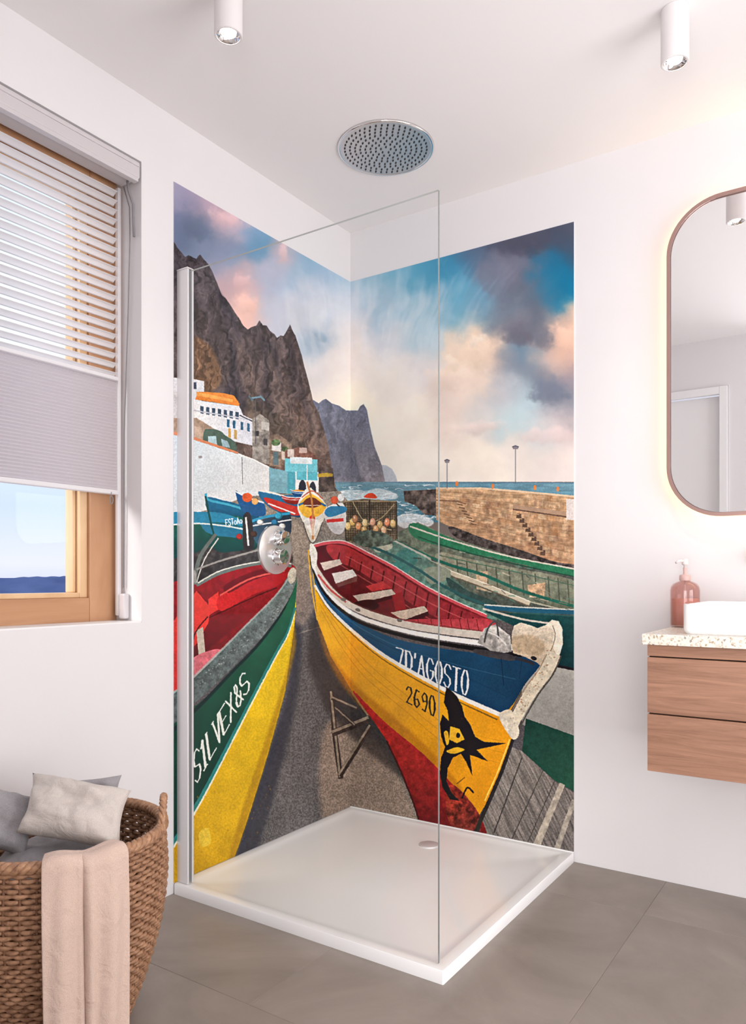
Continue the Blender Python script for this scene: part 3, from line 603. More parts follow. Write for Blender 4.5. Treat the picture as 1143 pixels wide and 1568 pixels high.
# bow block and stem
poly([(784,972),(788,958),(798,953),(812,957),(824,962),(836,957),(846,949),(856,951),(862,962),(863,986),(856,1008),(838,1028),(822,1014),(800,1004),(786,1000)],(232,218,196),(204,184,156),(0,955,0,1020),n=.08,n2=.05,sm=False)
poly([(786,976),(810,972),(826,978),(836,990),(826,1004),(800,1000),(786,996)],(186,160,128),n=.1,soft=3,a=.7)
poly([(848,951),(856,953),(861,964),(862,986),(856,1004),(847,988),(849,968),(843,957)],(246,234,214),n=.05)
line([(847,958),(851,972),(847,990),(838,1008)],1.3,(140,120,98),a=.9)
line([(850,1000),(838,1026),(816,1056),(796,1090),(782,1118)],22,(224,212,188),16,n=.08); line([(838,1002),(824,1028),(802,1058),(784,1090)],1.4,(150,130,106),a=.8); line([(860,1004),(848,1032),(826,1062),(806,1096),(792,1124)],2.4,(92,84,76)); poly([(766,1092),(784,1088),(796,1120),(786,1132),(768,1106)],(226,214,192),n=.08)
for i in range(60):
    t=random.random(); x=845-60*t+random.uniform(-8,8); y=1000+110*t+random.uniform(-5,5); ell(x,y,random.uniform(.5,1.8),random.uniform(.5,1.4),random.choice([(150,126,98),(246,240,226),(170,100,70)]),a=.6)
ell(818,1008,5,3,(40,38,44),ang=.4)
line([(790,1008),(812,1014),(818,1018)],4,(52,50,56)); poly([(732,984),(742,962),(760,956),(782,974),(784,998),(760,1002)],(150,146,142),(206,200,192),(740,1000,760,956),n=.2,sm=False); line([(742,984),(748,962),(760,952),(764,978)],2.6,(84,82,84)); line([(748,968),(762,974),(776,988)],2.2,(228,224,218)); poly([(730,994),(782,1002),(784,1012),(732,1002)],(66,64,68),n=.1)
line([(768,1008),(772,1050)],1,(12,40,64)); line([(800,1010),(796,1040)],1,(14,44,66),a=.6)
line([(786,1132),(770,1178),(748,1230),(734,1262),(730,1280)],5,(52,44,40),7,n=.1); line([(781,1132),(765,1176),(743,1226)],2,(250,206,90))
text("7D'AGOSTO",[(606,991),(720,1029),(718,1066),(606,1018)],2.7,(234,236,232),.3,True)
text('2690',[(621,1050),(668,1068),(668,1098),(621,1074)],2.5,(44,36,34),.34,True)
K=(34,28,30)
poly([(684,1052),(692,1058),(700,1066),(708,1082),(712,1098),(720,1108),(728,1128),(742,1136),(776,1138),(748,1144),(730,1148),(748,1166),(728,1158),(720,1156),(724,1188),(714,1166),(706,1154),(694,1160),(686,1176),(684,1196),(692,1214),(704,1226),(690,1224),(678,1206),(674,1184),(676,1160),(682,1144),(676,1128),(674,1108),(678,1094),(688,1104),(686,1088),(680,1076)],K,sm=False,n=.02)
poly([(690,1112),(704,1116),(712,1132),(700,1138),(688,1132)],(236,176,44),sm=False); poly([(684,1150),(700,1144),(712,1148),(696,1154)],(236,176,44)); poly([(680,1122),(686,1120),(688,1136),(684,1140)],(236,176,44))
line([(708,1222),(716,1206),(726,1214)],2.5,K); line([(700,1200),(712,1190)],1.5,K,a=.5)
ell(702,1126,3,4,K)
for i in range(70):
    x=random.uniform(560,760); y=random.uniform(1080,1240); ell(x,y,random.uniform(.5,1.2),random.uniform(.5,1.4),(150,86,30),a=.3)
# weathered edges + photographic micro-contrast
dx=((fbm(PX/2.2,PY/2.2,3,91)-.5)*2.4*S*.5)*WT; dy=((fbm(PX/2.2,PY/2.2,3,95)-.5)*2.4*S*.5)*WT
sx_=(xx+dx).clip(0,CW-1.01); sy_=(yy+dy).clip(0,CH-1.01); ix=sx_.astype(np.int32); iy=sy_.astype(np.int32); fx=(sx_-ix)[...,None]; fy=(sy_-iy)[...,None]
can=((can[iy,ix]*(1-fx)+can[iy,ix+1]*fx)*(1-fy)+(can[iy+1,ix]*(1-fx)+can[iy+1,ix+1]*fx)*fy).astype(np.float32)
WS=bblur(WT,4)
for ch in range(3):
    q_=can[...,ch]; can[...,ch]=q_+WS*(.50*(q_-bblur(q_,2))+.16*(q_-bblur(q_,14)))
can*= (1+.008*WS*NF['f'])[...,None]
can=can.clip(0,255)/255.

# rectify to metric print
TW,TH=1600,1834
zz=MUR_TOP-(np.arange(TH)+.5)/TH*(MUR_TOP-TRAY_H); ss=-1+(np.arange(TW)+.5)/TW*2
SS_,ZZ=np.meshgrid(ss,zz)
wx_=np.where(SS_<0,0,SS_)-CAM[0]; wy_=np.where(SS_<0,SS_,0)-CAM[1]
fw=wx_*Vx+wy_*Vy; lt=wx_*Rx+wy_*Ry
qx=((571.5+1151*lt/fw)-X0)*S-.5; qy=((887-1151*(ZZ-CAM[2])/fw)-Y0)*S-.5
qx=qx.clip(0,CW-1.01); qy=qy.clip(0,CH-1.01); ix=qx.astype(int); iy=qy.astype(int); fx=(qx-ix)[...,None]; fy=(qy-iy)[...,None]
tex=(can[iy,ix]*(1-fx)+can[iy,ix+1]*fx)*(1-fy)+(can[iy+1,ix]*(1-fx)+can[iy+1,ix+1]*fx)*fy
img=bpy.data.images.new('harbour_print',TW,TH)
out=np.ones((TH,TW,4),np.float32); out[...,:3]=tex[::-1]
img.pixels.foreach_set(out.ravel()); img.update(); img.pack()
m_mur,nt,b=new_mat('printed_panel'); ti=nt.nodes.new('ShaderNodeTexImage'); ti.image=img; ti.extension='EXTEND'
nt.links.new(ti.outputs[0],b.inputs['Base Color']); b.inputs['Roughness'].default_value=.5; b.inputs['Specular IOR Level'].default_value=.12
th=.003; z0,z1=TRAY_H+0.0005,MUR_TOP
vs=[(th,-1,z0),(th,-th,z0),(th,-th,z1),(th,-1,z1),(1,-th,z0),(1,-th,z1),(0,-1,z0),(0,-1,z1),(0,0,z0),(0,0,z1),(1,0,z0),(1,0,z1)]
fs=[(0,1,2,3),(1,4,5,2),(6,0,3,7),(4,10,11,5),(3,2,9,7),(2,5,11,9),(6,7,9,8),(8,9,11,10),(0,6,8,1),(1,8,10,4)]
mu=mesh_obj('wall_mural',vs,fs,m_mur); mu.data.materials.append(M_white)
uv=mu.data.uv_layers.new(name='UVMap')
U={0:0,6:0,3:0,7:0,1:.5,2:.5,8:.5,9:.5,4:1,5:1,10:1,11:1}; Vv={i:(1 if vs[i][2]==z1 else 0) for i in range(12)}
for p in mu.data.polygons:
    p.material_index=0 if p.index<2 else 1
    for li in p.loop_indices:
        vi=mu.data.loops[li].vertex_index; uv.data[li].uv=(U[vi],Vv[vi])

# ------------------------------------------------------------------ shower tray
def rrect(x0,y0,x1,y1,r,n=6):
    pts=[]
    for cx,cy,a0 in ((x1-r,y1-r,0),(x0+r,y1-r,90),(x0+r,y0+r,180),(x1-r,y0+r,270)):
        for i in range(n+1):
            a=math.radians(a0+90*i/n); pts.append((cx+r*math.cos(a),cy+r*math.sin(a)))
    return pts
def loft(name,loops,mat_,parent=None,cap0=True,cap1=True,smooth=True):
    n=len(loops[0]); vs=[p for l in loops for p in l]; fs=[]
    for j in range(len(loops)-1):
        for i in range(n):
            k=(i+1)%n; fs.append((j*n+i,j*n+k,(j+1)*n+k,(j+1)*n+i))
    if cap0: fs.append(tuple(range(n))[::-1])
    if cap1: fs.append(tuple((len(loops)-1)*n+i for i in range(n)))
    o=mesh_obj(name,vs,fs,mat_,parent,smooth)
    if smooth:
        for p in o.data.polygons: p.use_smooth = len(p.vertices)==4
        m=o.modifiers.new('es','EDGE_SPLIT'); m.split_angle=math.radians(35)
    return o
def L3(x0,y0,x1,y1,r,z,n=6): return [(a,c,z) for a,c in rrect(x0,y0,x1,y1,r,n)]
e=.0035
tray=empty('shower_tray')
loft('basin',[L3(e,-1,1,-e,.004,0),L3(e,-1,1,-e,.004,TRAY_H-.003),L3(e+.002,-.998,.998,-e-.002,.004,TRAY_H),
  L3(.032,-.968,.968,-.032,.012,TRAY_H),L3(.036,-.964,.964,-.036,.012,TRAY_H-.0015),L3(.07,-.93,.93,-.07,.02,TRAY_H-.009),L3(.30,-.7,.7,-.3,.05,TRAY_H-.013)],M_tray,tray)
lathe('drain_cover',[(0.0001,.003),(.034,.003),(.038,.0015),(.038,0),(.038,-.01)],M_alu,tray,40,(.506,-.199,TRAY_H-.0105))
box('wall_seal_back',(e,-e-.004,TRAY_H),(1,-e,TRAY_H+.003),M_tray,tray)

# ------------------------------------------------------------------ shower mixer (round concealed plate on the left wall)
smx=empty('shower_mixer'); my,mz=-.507,1.140
M_mixch=mat('mixer_chrome',(236,234,234),0.2,metal=.7)
lathe_x('plate',[(.0001,.012),(.088,.012),(.0925,.010),(.0935,.006),(.0935,.0005)],M_mixch,smx,(th,my,mz),72)
for k,(dy,dz,rr,la) in enumerate([(.012,.046,.026,25),(.004,-.026,.029,-20)]):
    lathe_x('knob_%d'%(k+1),[(rr+.004,.0),(rr+.004,.004),(rr,.006),(rr,.034),(rr-.003,.037),(.0001,.038)],M_chrome,smx,(th+.0122,my+dy,mz+dz),40)
    ca,sa=math.cos(math.radians(la)),math.sin(math.radians(la)); x_=th+.0122+.028
    tube('lever_%d'%(k+1),[(x_,my+dy+ca*.01,mz+dz+sa*.01),(x_,my+dy-ca*.02,mz+dz-sa*.02),(x_+.004,my+dy-ca*.052,mz+dz-sa*.052)],[.007,.007,.005],M_chrome,smx,14)

# ------------------------------------------------------------------ glass screen
gs=empty('shower_glass_screen')
GX0,GX1,GY,GT,GZ0,GZ1=.02,.972,-.972,.008,TRAY_H+.001,2.033
pane=box('glass_pane',(GX0,GY-GT/2,GZ0),(GX1,GY+GT/2,GZ1),M_glass,gs)
m_edge=mat('polished_glass_edge',(118,124,122),0.15,spec=.6); m_edget=mat('polished_glass_top_edge',(206,212,212),0.15,spec=.7)
pane.data.materials.append(m_edge); pane.data.materials.append(m_edget)
for p in pane.data.polygons:
    if p.normal.x>.9: p.material_index=1
    elif p.normal.z>.9: p.material_index=2
boxes('wall_profile',[((.001,GY-.014,GZ0),(.052,GY-.006,GZ1+.006)),((.001,GY+.006,GZ0),(.052,GY+.014,GZ1+.006)),((.001,GY-.006,GZ0),(.018,GY+.006,GZ1+.006))],M_alu,gs,.0015)
box('profile_cap',(.001,GY-.015,GZ1+.006),(.053,GY+.015,GZ1+.010),M_alu,gs)

# ------------------------------------------------------------------ rain shower head
sh=empty('rain_shower_head'); SC=(.48,-.46)
lathe('disc',[(.0001,CEIL-.006),(.160,CEIL-.006)],M_satin,sh,96,(SC[0],SC[1],0))
lathe('bezel',[(.1598,CEIL-.006),(.1645,CEIL-.0085),(.169,CEIL-.006),(.170,CEIL-.0003),(.0001,CEIL-.0003)],M_chrome,sh,96,(SC[0],SC[1],0))
m_noz=mat('rubber_nozzle',(40,37,37),.5)
geos=[]
for ri in range(1,9):
    rr=.018*ri; n=int(6*ri*.95)
    for k in range(n):
        a=2*math.pi*k/n+ri*.3; c=(SC[0]+rr*math.cos(a),SC[1]+rr*math.sin(a))
        v,f=lathe_geo([(.0001,-.0022),(.0026,-.0018),(.0040,0),(.0001,.0005)],10,(0,0,CEIL-.0064))
        geos.append(([(c[0]+p[0]*1.0-p[1]*.9,c[1]+p[1]*1.5,p[2]) for p in v],f))
V_,F_=merge(geos); mesh_obj('nozzles',V_,F_,m_noz,sh,True)

# ------------------------------------------------------------------ ceiling spotlights
m_led=mat('spot_led',(255,240,225),.5,emis=((255,238,220),40))
M_spot=mat('spotlight_white',(228,222,222),.4)
def spot(x,y):
    s=empty('ceiling_spotlight'); h=.142; r=.0355
    o=lathe('housing',[(.0001,CEIL-.0005),(r,CEIL-.0005),(r,CEIL-h+.002),(r-.002,CEIL-h),(r-.006,CEIL-h),(r-.008,CEIL-h+.010),(.016,CEIL-h+.03),(.0001,CEIL-h+.03)],M_spot,s,48,(x,y,0))
    m=o.modifiers.new('es','EDGE_SPLIT'); m.split_angle=math.radians(35)
    lathe('reflector_ring',[(r-.007,CEIL-h+.001),(.024,CEIL-h+.004),(.017,CEIL-h+.018),(.017,CEIL-h+.029)],M_chrome,s,32,(x,y,0))
    lathe('led',[(.0001,CEIL-h+.000),(.008,CEIL-h+.002),(.014,CEIL-h+.008),(.0165,CEIL-h+.018),(.0165,CEIL-h+.029)],m_led,s,24,(x,y,0))
    ld=bpy.data.lights.new('spot_beam','SPOT'); ld.energy=10; ld.spot_size=math.radians(110); ld.spot_blend=1; ld.shadow_soft_size=.03; ld.color=(1,.95,.90)
    lo=bpy.data.objects.new('spot_beam',ld); link(lo,s); lo.location=(x,y,CEIL-h-.012)
spot(.5495,-1.304); spot(1.467,-.572)

# ------------------------------------------------------------------ window_1 and blind
w1=empty('window_1')
xa,xb=-.19,-.12
boxes('frame_jambs',[((xa,WY1-.10,WZ0),(xb,WY1-.0005,WZ1-.001)),((xa,WY0+.0005,WZ0),(xb,WY0+.10,WZ1-.001)),((xa,-1.80,WZ0+.08),(xb,-1.70,WZ1-.1))],M_woodwin,w1,.004)
boxes('frame_rails',[((xa,WY0+.10,WZ0+.0005),(xb,WY1-.10,WZ0+.078)),((xa,WY0+.10,WZ1-.10),(xb,WY1-.10,WZ1-.0005))],M_woodwin_h,w1,.004)
m_bead=mat('bead_wood',(236,200,158),.35,noise=((8,8,3),(214,172,128),4))
for k,(a,c) in enumerate([(-1.70,WY1-.10),(WY0+.10,-1.80)]):
    boxes('sash_%d'%(k+1),[((xa+.005,a,WZ0+.078),(xb-.012,a+.028,WZ1-.10)),((xa+.005,c-.028,WZ0+.078),(xb-.012,c,WZ1-.10)),((xa+.005,a+.028,WZ0+.078),(xb-.012,c-.028,WZ0+.094)),((xa+.005,a+.028,WZ1-.116),(xb-.012,c-.028,WZ1-.10)),
       ((xa+.005,a+.03,WZ0+.094),(xb-.028,a+.042,WZ1-.116)),((xa+.005,c-.042,WZ0+.094),(xb-.028,c-.03,WZ1-.116))],m_bead,w1,.003)
    box('pane_%d'%(k+1),(xa+.02,a+.042,WZ0+.094),(xa+.026,c-.042,WZ1-.116),M_glass,w1)
bl=empty('window_blind')
m_slat,nt,b=new_mat('slat_white'); b.inputs['Base Color'].default_value=s2l((248,246,247)); b.inputs['Roughness'].default_value=.5
tr=nt.nodes.new('ShaderNodeBsdfTranslucent'); tr.inputs['Color'].default_value=s2l((248,246,248)); mx=nt.nodes.new('ShaderNodeMixShader'); mx.inputs[0].default_value=.35
nt.links.new(b.outputs[0],mx.inputs[1]); nt.links.new(tr.outputs[0],mx.inputs[2]); nt.links.new(mx.outputs[0],nt.nodes['Material Output'].inputs[0])
BY1=WY1-.03; BY0=WY0+.03
m_head=mat('blind_headrail',(208,202,204),.4)
boxes('headrail',[((-.088,WY0+.004,2.276),(.003,WY1-.006,2.328))],m_head,bl,.006,3)
boxes('headrail_groove',[((.001,WY0+.01,2.310),(.0065,WY1-.012,2.316)),((-.02,WY0+.01,2.266),(.001,WY1-.012,2.278))],m_head,bl,.001)
geos=[]
nsl=20; ztop=2.245; zbot=1.672; a_t=math.radians(28)
for i in range(nsl):
    z=ztop-(ztop-zbot)*i/(nsl-1); xc=-.088
    v=[];f=[]
    for j,y in enumerate((BY0,BY1)):
        for k in range(7):
            u=(k/6-.5); v.append((xc+u*.026*math.cos(a_t), y, z+u*.026*math.sin(a_t)+.0025*(1-4*u*u)))
        for k in range(7):
            u=(k/6-.5); v.append((xc+u*.026*math.cos(a_t), y, z+u*.026*math.sin(a_t)+.0025*(1-4*u*u)-.0008))
    for k in range(6):
        f.append((k,k+1,14+k+1,14+k)); f.append((7+k+1,7+k,21+k,21+k+1))
    f.append((0,14,21,7)); f.append((6,13,27,20))
    geos.append((v,f))
V_,F_=merge(geos); mesh_obj('slats',V_,F_,m_slat,bl,True)
m_pl,nt,b=new_mat('pleated_fabric'); b.inputs['Base Color'].default_value=s2l((206,199,203)); b.inputs['Roughness'].default_value=.8
tr=nt.nodes.new('ShaderNodeBsdfTranslucent'); tr.inputs['Color'].default_value=s2l((212,204,210)); mx=nt.nodes.new('ShaderNodeMixShader'); mx.inputs[0].default_value=.16
nt.links.new(b.outputs[0],mx.inputs[1]); nt.links.new(tr.outputs[0],mx.inputs[2]); nt.links.new(mx.outputs[0],nt.nodes['Material Output'].inputs[0])
npz=34; zt,zb=1.652,1.306; v=[];f=[]
for i in range(npz*2+1):
    z=zt-(zt-zb)*i/(npz*2); x=-.082+(.0026 if i%2 else -.0026)
    v+=[(x,BY0,z),(x,BY1,z)]
for i in range(npz*2): f.append((2*i,2*i+1,2*i+3,2*i+2))
mesh_obj('pleats',v,f,m_pl,bl)
boxes('bars',[((-.094,BY0,1.652),(-.070,BY1,1.664)),((-.094,BY0,1.294),(-.070,BY1,1.308))],m_slat,bl,.003)
boxes('side_guide',[((-.10,WY1-.022,WZ0+.02),(-.085,WY1-.010,2.27))],m_slat,bl,.002)
tube('cord_1',[(-.07,WY1-.012,2.27),(-.045,WY1-.010,2.2),(-.04,WY1-.012,2.1),(-.05,WY1-.010,1.9),(-.07,WY1-.010,1.5),(-.075,WY1-.010,1.0)],.0018,M_rubber,bl)
tube('cord_2',[(-.03,WY1-.03,2.27),(-.03,WY1-.024,2.24),(-.02,WY1-.016,2.20),(-.02,WY1-.012,2.10)],.004,M_rubber,bl)
boxes('cord_cleat',[((-.085,WY1-.022,WZ0+.01),(-.055,WY1-.001,WZ0+.09))],m_head,bl,.006)
tube('pull_ring',[(-.068,BY1-.03+.006*math.cos(t),1.275+.012*math.sin(t)) for t in np.linspace(0,2*math.pi,16,endpoint=False)],.0016,M_rubber,bl,6,True)
tube('pull_cord',[(-.068,BY1-.03,1.300),(-.068,BY1-.03,1.287)],.001,M_rubber,bl,6)
box('window_sill',(-.119,WY0+.001,WZ0),(-.001,WY1-.001,WZ0+.004),M_white,w1)

# exterior : low hills and ground far outside
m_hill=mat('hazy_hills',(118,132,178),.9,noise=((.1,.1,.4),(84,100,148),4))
vs=[];fs=[]; nn=260
for i in range(nn):
    y=-60+220*i/(nn-1); h=1.15+.9*max(0,float(fbm(np.array([i/14.]),np.array([.3]),4,2)[0])-.42)*3+.25*float(fbm(np.array([i*1.3]),np.array([.7]),2,5)[0])
    vs+=[(-120,y,-3),(-120,y,h)]
for i in range(nn-1): fs.append((2*i,2*i+2,2*i+3,2*i+1))
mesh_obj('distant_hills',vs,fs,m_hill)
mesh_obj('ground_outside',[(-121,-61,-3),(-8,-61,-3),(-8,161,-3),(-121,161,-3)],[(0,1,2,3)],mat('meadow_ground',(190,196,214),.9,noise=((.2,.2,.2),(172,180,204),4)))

# ------------------------------------------------------------------ vanity
def wood_h(name):
    m,nt,b=new_mat(name); N=nt.nodes;L=nt.links
    tc=N.new('ShaderNodeTexCoord'); mp=N.new('ShaderNodeMapping'); mp.inputs['Scale'].default_value=(2.0,6,30); L.new(tc.outputs['Object'],mp.inputs[0])
    n=N.new('ShaderNodeTexNoise'); n.inputs['Scale'].default_value=1.3; n.inputs['Detail'].default_value=9; n.inputs['Distortion'].default_value=1.2; n.inputs['Roughness'].default_value=.7; L.new(mp.outputs[0],n.inputs['Vector'])
    r=N.new('ShaderNodeValToRGB'); r.color_ramp.elements[0].position=.28;r.color_ramp.elements[0].color=s2l((128,90,70)); r.color_ramp.elements[1].position=.66;r.color_ramp.elements[1].color=s2l((178,132,106))
    L.new(n.outputs['Fac'],r.inputs[0]); L.new(r.outputs[0],b.inputs['Base Color']); b.inputs['Roughness'].default_value=.5
    bp=N.new('ShaderNodeBump'); bp.inputs['Strength'].default_value=.15; bp.inputs['Distance'].default_value=.004; L.new(n.outputs['Fac'],bp.inputs['Height']); L.new(bp.outputs[0],b.inputs['Normal'])
    return m
M_wv=wood_h('vanity_oak')
va=empty('vanity_cabinet'); vx0,vx1,vy=1.369,2.169,-.46
box('carcass',(vx0+.001,vy+.02,.4815),(vx1-.001,-.0005,.8420),M_wv,va)
box('shadow_gap_panel',(vx0+.002,vy+.017,.484),(vx1-.002,vy+.0205,.840),M_dark,va)
box('drawer_front_1',(vx0,vy,.4815),(vx1,vy+.018,.6435),M_wv,va,.0015)
box('drawer_front_2',(vx0,vy,.6475),(vx1,vy+.018,.8060),M_wv,va,.0015)
box('top_rail',(vx0,vy,.8095),(vx1,vy+.018,.8412),M_wv,va,.0015)
# terrazzo
m_tz,nt,b=new_mat('terrazzo'); N=nt.nodes;L=nt.links
tc=N.new('ShaderNodeTexCoord'); vo=N.new('ShaderNodeTexVoronoi'); vo.inputs['Scale'].default_value=200; L.new(tc.outputs['Object'],vo.inputs['Vector'])
r=N.new('ShaderNodeValToRGB'); r.color_ramp.interpolation='CONSTANT'; els=r.color_ramp.elements
els[0].position=0;els[0].color=s2l((236,230,218)); els[1].position=.55;els[1].color=s2l((214,200,178))
for ps,cc in ((.68,(186,166,138)),(.75,(240,237,230)),(.91,(166,156,146)),(.95,(228,216,200))):
    q=els.new(ps); q.color=s2l(cc)
sp=N.new('ShaderNodeSeparateColor'); L.new(vo.outputs['Color'],sp.inputs[0]); L.new(sp.outputs[0],r.inputs[0]); L.new(r.outputs[0],b.inputs['Base Color']); b.inputs['Roughness'].default_value=.3
box('countertop',(1.358,-.48,.8425),(2.18,-.0005,.873),m_tz,va,.002)
# basin
ba=empty('washbasin'); bx0,bx1,by0,by1=1.456,1.98,-.425,-.07; bz=.8732; bt=.958
loft('bowl',[L3(bx0+.006,by0+.006,bx1-.006,by1-.006,.018,bz),L3(bx0,by0,bx1,by1,.020,bz+.012),L3(bx0,by0,bx1,by1,.020,bt-.003),L3(bx0+.002,by0+.002,bx1-.002,by1-.002,.018,bt),
  L3(bx0+.010,by0+.010,bx1-.010,by1-.010,.014,bt),L3(bx0+.013,by0+.013,bx1-.013,by1-.013,.014,bt-.004),L3(bx0+.03,by0+.03,bx1-.03,by1-.03,.02,bz+.025),L3(bx0+.15,by0+.12,bx1-.15,by1-.12,.03,bz+.015)],M_ceramic,ba)
lathe('basin_drain',[(.0001,.004),(.02,.003),(.024,0)],M_chrome,ba,24,((bx0+bx1)/2,(by0+by1)/2,bz+.0152))
tp=empty('wall_tap')
def ycyl(name,x,y0,y1,z,r,m_,p):
    return tube(name,[(x,y0,z),(x,y1,z)],r,m_,p,32)
ycyl('rosette',1.70,-.0005,-.012,1.085,.033,M_chrome,tp)
tube('spout',[(1.70,-.01,1.085),(1.70,-.10,1.085),(1.70,-.165,1.083),(1.70,-.182,1.075),(1.70,-.186,1.055)],.012,M_chrome,tp,20)
ycyl('lever_rosette',1.60,-.0005,-.010,1.100,.033,M_white,tp); ycyl('lever_body',1.60,-.010,-.04,1.100,.015,M_chrome,tp)
tube('lever',[(1.60,-.036,1.100),(1.60,-.045,1.14)],.004,M_chrome,tp)
# soap dispenser
sd=empty('soap_dispenser'); c=(1.397,-.088,.8735)
m_sg=glass_mat('pink_glass',(247,232,229),.05,.5)
m_liq=mat('pink_soap',(230,192,182),.35)
lathe('bottle',[(.0001,0),(.040,0),(.044,.003),(.045,.008),(.045,.118),(.043,.130),(.036,.140),(.024,.146),(.016,.149),(.015,.156),(.0135,.156),(.0135,.148),(.030,.140),(.041,.128),(.043,.116),(.043,.006),(.0001,.005)],m_sg,sd,48,c)
lathe('liquid',[(.0001,.0065),(.0415,.0065),(.0415,.092),(.0001,.092)],m_liq,sd,40,c)
lathe('collar',[(.0165,.150),(.0175,.152),(.0175,.166),(.014,.169),(.007,.170),(.006,.172),(.006,.192),(.0001,.192)],mat('pump_collar',(214,178,172),.35),sd,32,c)
m_pump=mat('pump_plastic',(226,216,214),.3)
lathe('pump_stem',[(.0045,.168),(.0045,.200),(.009,.201),(.010,.205),(.010,.216),(.008,.221),(.0001,.222)],m_pump,sd,24,c)
tube('nozzle',[(c[0],c[1],c[2]+.214),(c[0]-.014,c[1]-.018,c[2]+.214),(c[0]-.022,c[1]-.028,c[2]+.208)],[.006,.0045,.0038],m_pump,sd,12)
tube('dip_tube',[(c[0],c[1],c[2]+.093),(c[0],c[1],c[2]+.168)],.002,m_pump,sd,8)

# ------------------------------------------------------------------ mirror
mi_=empty('wall_mirror'); mx0,mx1,mz0,mz1=1.330,2.205,1.232,2.274; R_=.17
def loopxz(x0,z0,x1,z1,r,y,n=14): return [(a,y,c) for a,c in rrect(x0,z0,x1,z1,r,n)]
def loft2(name,loops,m_,p,closed=False,cap=False):
    n=len(loops[0]); vs=[q for l in loops for q in l]; fs=[]
    rng_=range(len(loops)) if closed else range(len(loops)-1)
    for j in rng_:
        j2=(j+1)%len(loops)
        for i in range(n):
            k=(i+1)%n; fs.append((j*n+i,j*n+k,j2*n+k,j2*n+i))
    if cap: fs.append(tuple((len(loops)-1)*n+i for i in range(n)))
    return mesh_obj(name,vs,fs,m_,p)
q=.012
loft2('frame',[loopxz(mx0,mz0,mx1,mz1,R_,-.022),loopxz(mx0,mz0,mx1,mz1,R_,-.045),loopxz(mx0+q,mz0+q,mx1-q,mz1-q,R_-q,-.045),loopxz(mx0+q,mz0+q,mx1-q,mz1-q,R_-q,-.022)],M_copper,mi_,True)
m_mir=mat('silvered_mirror',(244,244,245),.0,metal=1)
loft2('mirror_glass',[loopxz(mx0+q,mz0+q,mx1-q,mz1-q,R_-q,-.030),loopxz(mx0+q+.001,mz0+q+.001,mx1-q-.001,mz1-q-.001,R_-q,-.038)],m_mir,mi_,False,True)
m_strip=mat('led_strip',(255,235,200),.5,emis=((255,214,154),11.0))
k_=.016
loft2('backing',[loopxz(mx0+k_,mz0+k_,mx1-k_,mz1-k_,R_-k_,-.0005),loopxz(mx0+k_,mz0+k_,mx1-k_,mz1-k_,R_-k_,-.022)],m_strip,mi_)

# ------------------------------------------------------------------ laundry basket
BX,BYc=.333,-1.637; BH=.45
lb=empty('laundry_basket')
def Rb(z):
    t=z/BH
    return .150+.090*math.sin(min(t*1.25,1)*math.pi/2)**.9-.006*max(0,(t-.8)/.2)
m_wk=mat('wicker',(184,140,108),.5,noise=((55,55,55),(126,88,62),5,1))
m_wk2=mat('wicker_rim',(192,148,114),.45,noise=((70,70,70),(138,98,72),5,1))
m_stk=mat('wicker_stake',(120,84,60),.6)
geos=[]; NS=92; rows=42
for i in range(rows):
    z=.012+i*(BH-.03)/(rows-1); n=NS*3; pts=[]
    for k in range(n):
        a=2*math.pi*k/n; r=Rb(z)+.0036*math.cos(NS/2*a+math.pi*i); pts.append((BX+r*math.cos(a),BYc+r*math.sin(a),z+.0008*math.sin(5*a+i)))
    geos.append(tube_geo(pts,.0050,6,True))
V_,F_=merge(geos); mesh_obj('weave',V_,F_,m_wk,lb,True)
geos=[]
for k in range(NS//2):
    a=2*math.pi*(k+.5)/(NS/2); geos.append(tube_geo([(BX+Rb(z)*math.cos(a),BYc+Rb(z)*math.sin(a),z) for z in np.linspace(.004,BH-.005,12)],.0034,6))
geos.append(lathe_geo([(.0001,.004),(.149,.004),(.152,.010),(.0001,.012)],64,(BX,BYc,0)))
V_,F_=merge(geos); mesh_obj('stakes_and_base',V_,F_,m_stk,lb,True)
geos=[]
for s_ in range(3):
    pts=[]
    for k in range(300):
        a=2*math.pi*k/300; ph=a*30+s_*2*math.pi/3; r=Rb(BH)+.0065*math.cos(ph); pts.append((BX+r*math.cos(a),BYc+r*math.sin(a),BH-.004+.0065*math.sin(ph)))
    geos.append(tube_geo(pts,.0078,7,True))
V_,F_=merge(geos); mesh_obj('rim_braid',V_,F_,m_wk2,lb,True)
geos=[]
for hc in (math.radians(46),math.radians(226)):
    for s_ in range(3):
        pts=[]
        for k in range(60):
            t=k/59; ang_=hc+math.radians(-11+22*t); zz_=BH-.04+.100*math.sin(math.pi*t)**.6; ph=t*30+s_*2*math.pi/3
            r=Rb(BH)+.002+.0045*math.cos(ph); pts.append((BX+r*math.cos(ang_),BYc+r*math.sin(ang_),zz_+.0045*math.sin(ph)))
        geos.append(tube_geo(pts,.005,7))
V_,F_=merge(geos); mesh_obj('handles',V_,F_,m_wk2,lb,True)

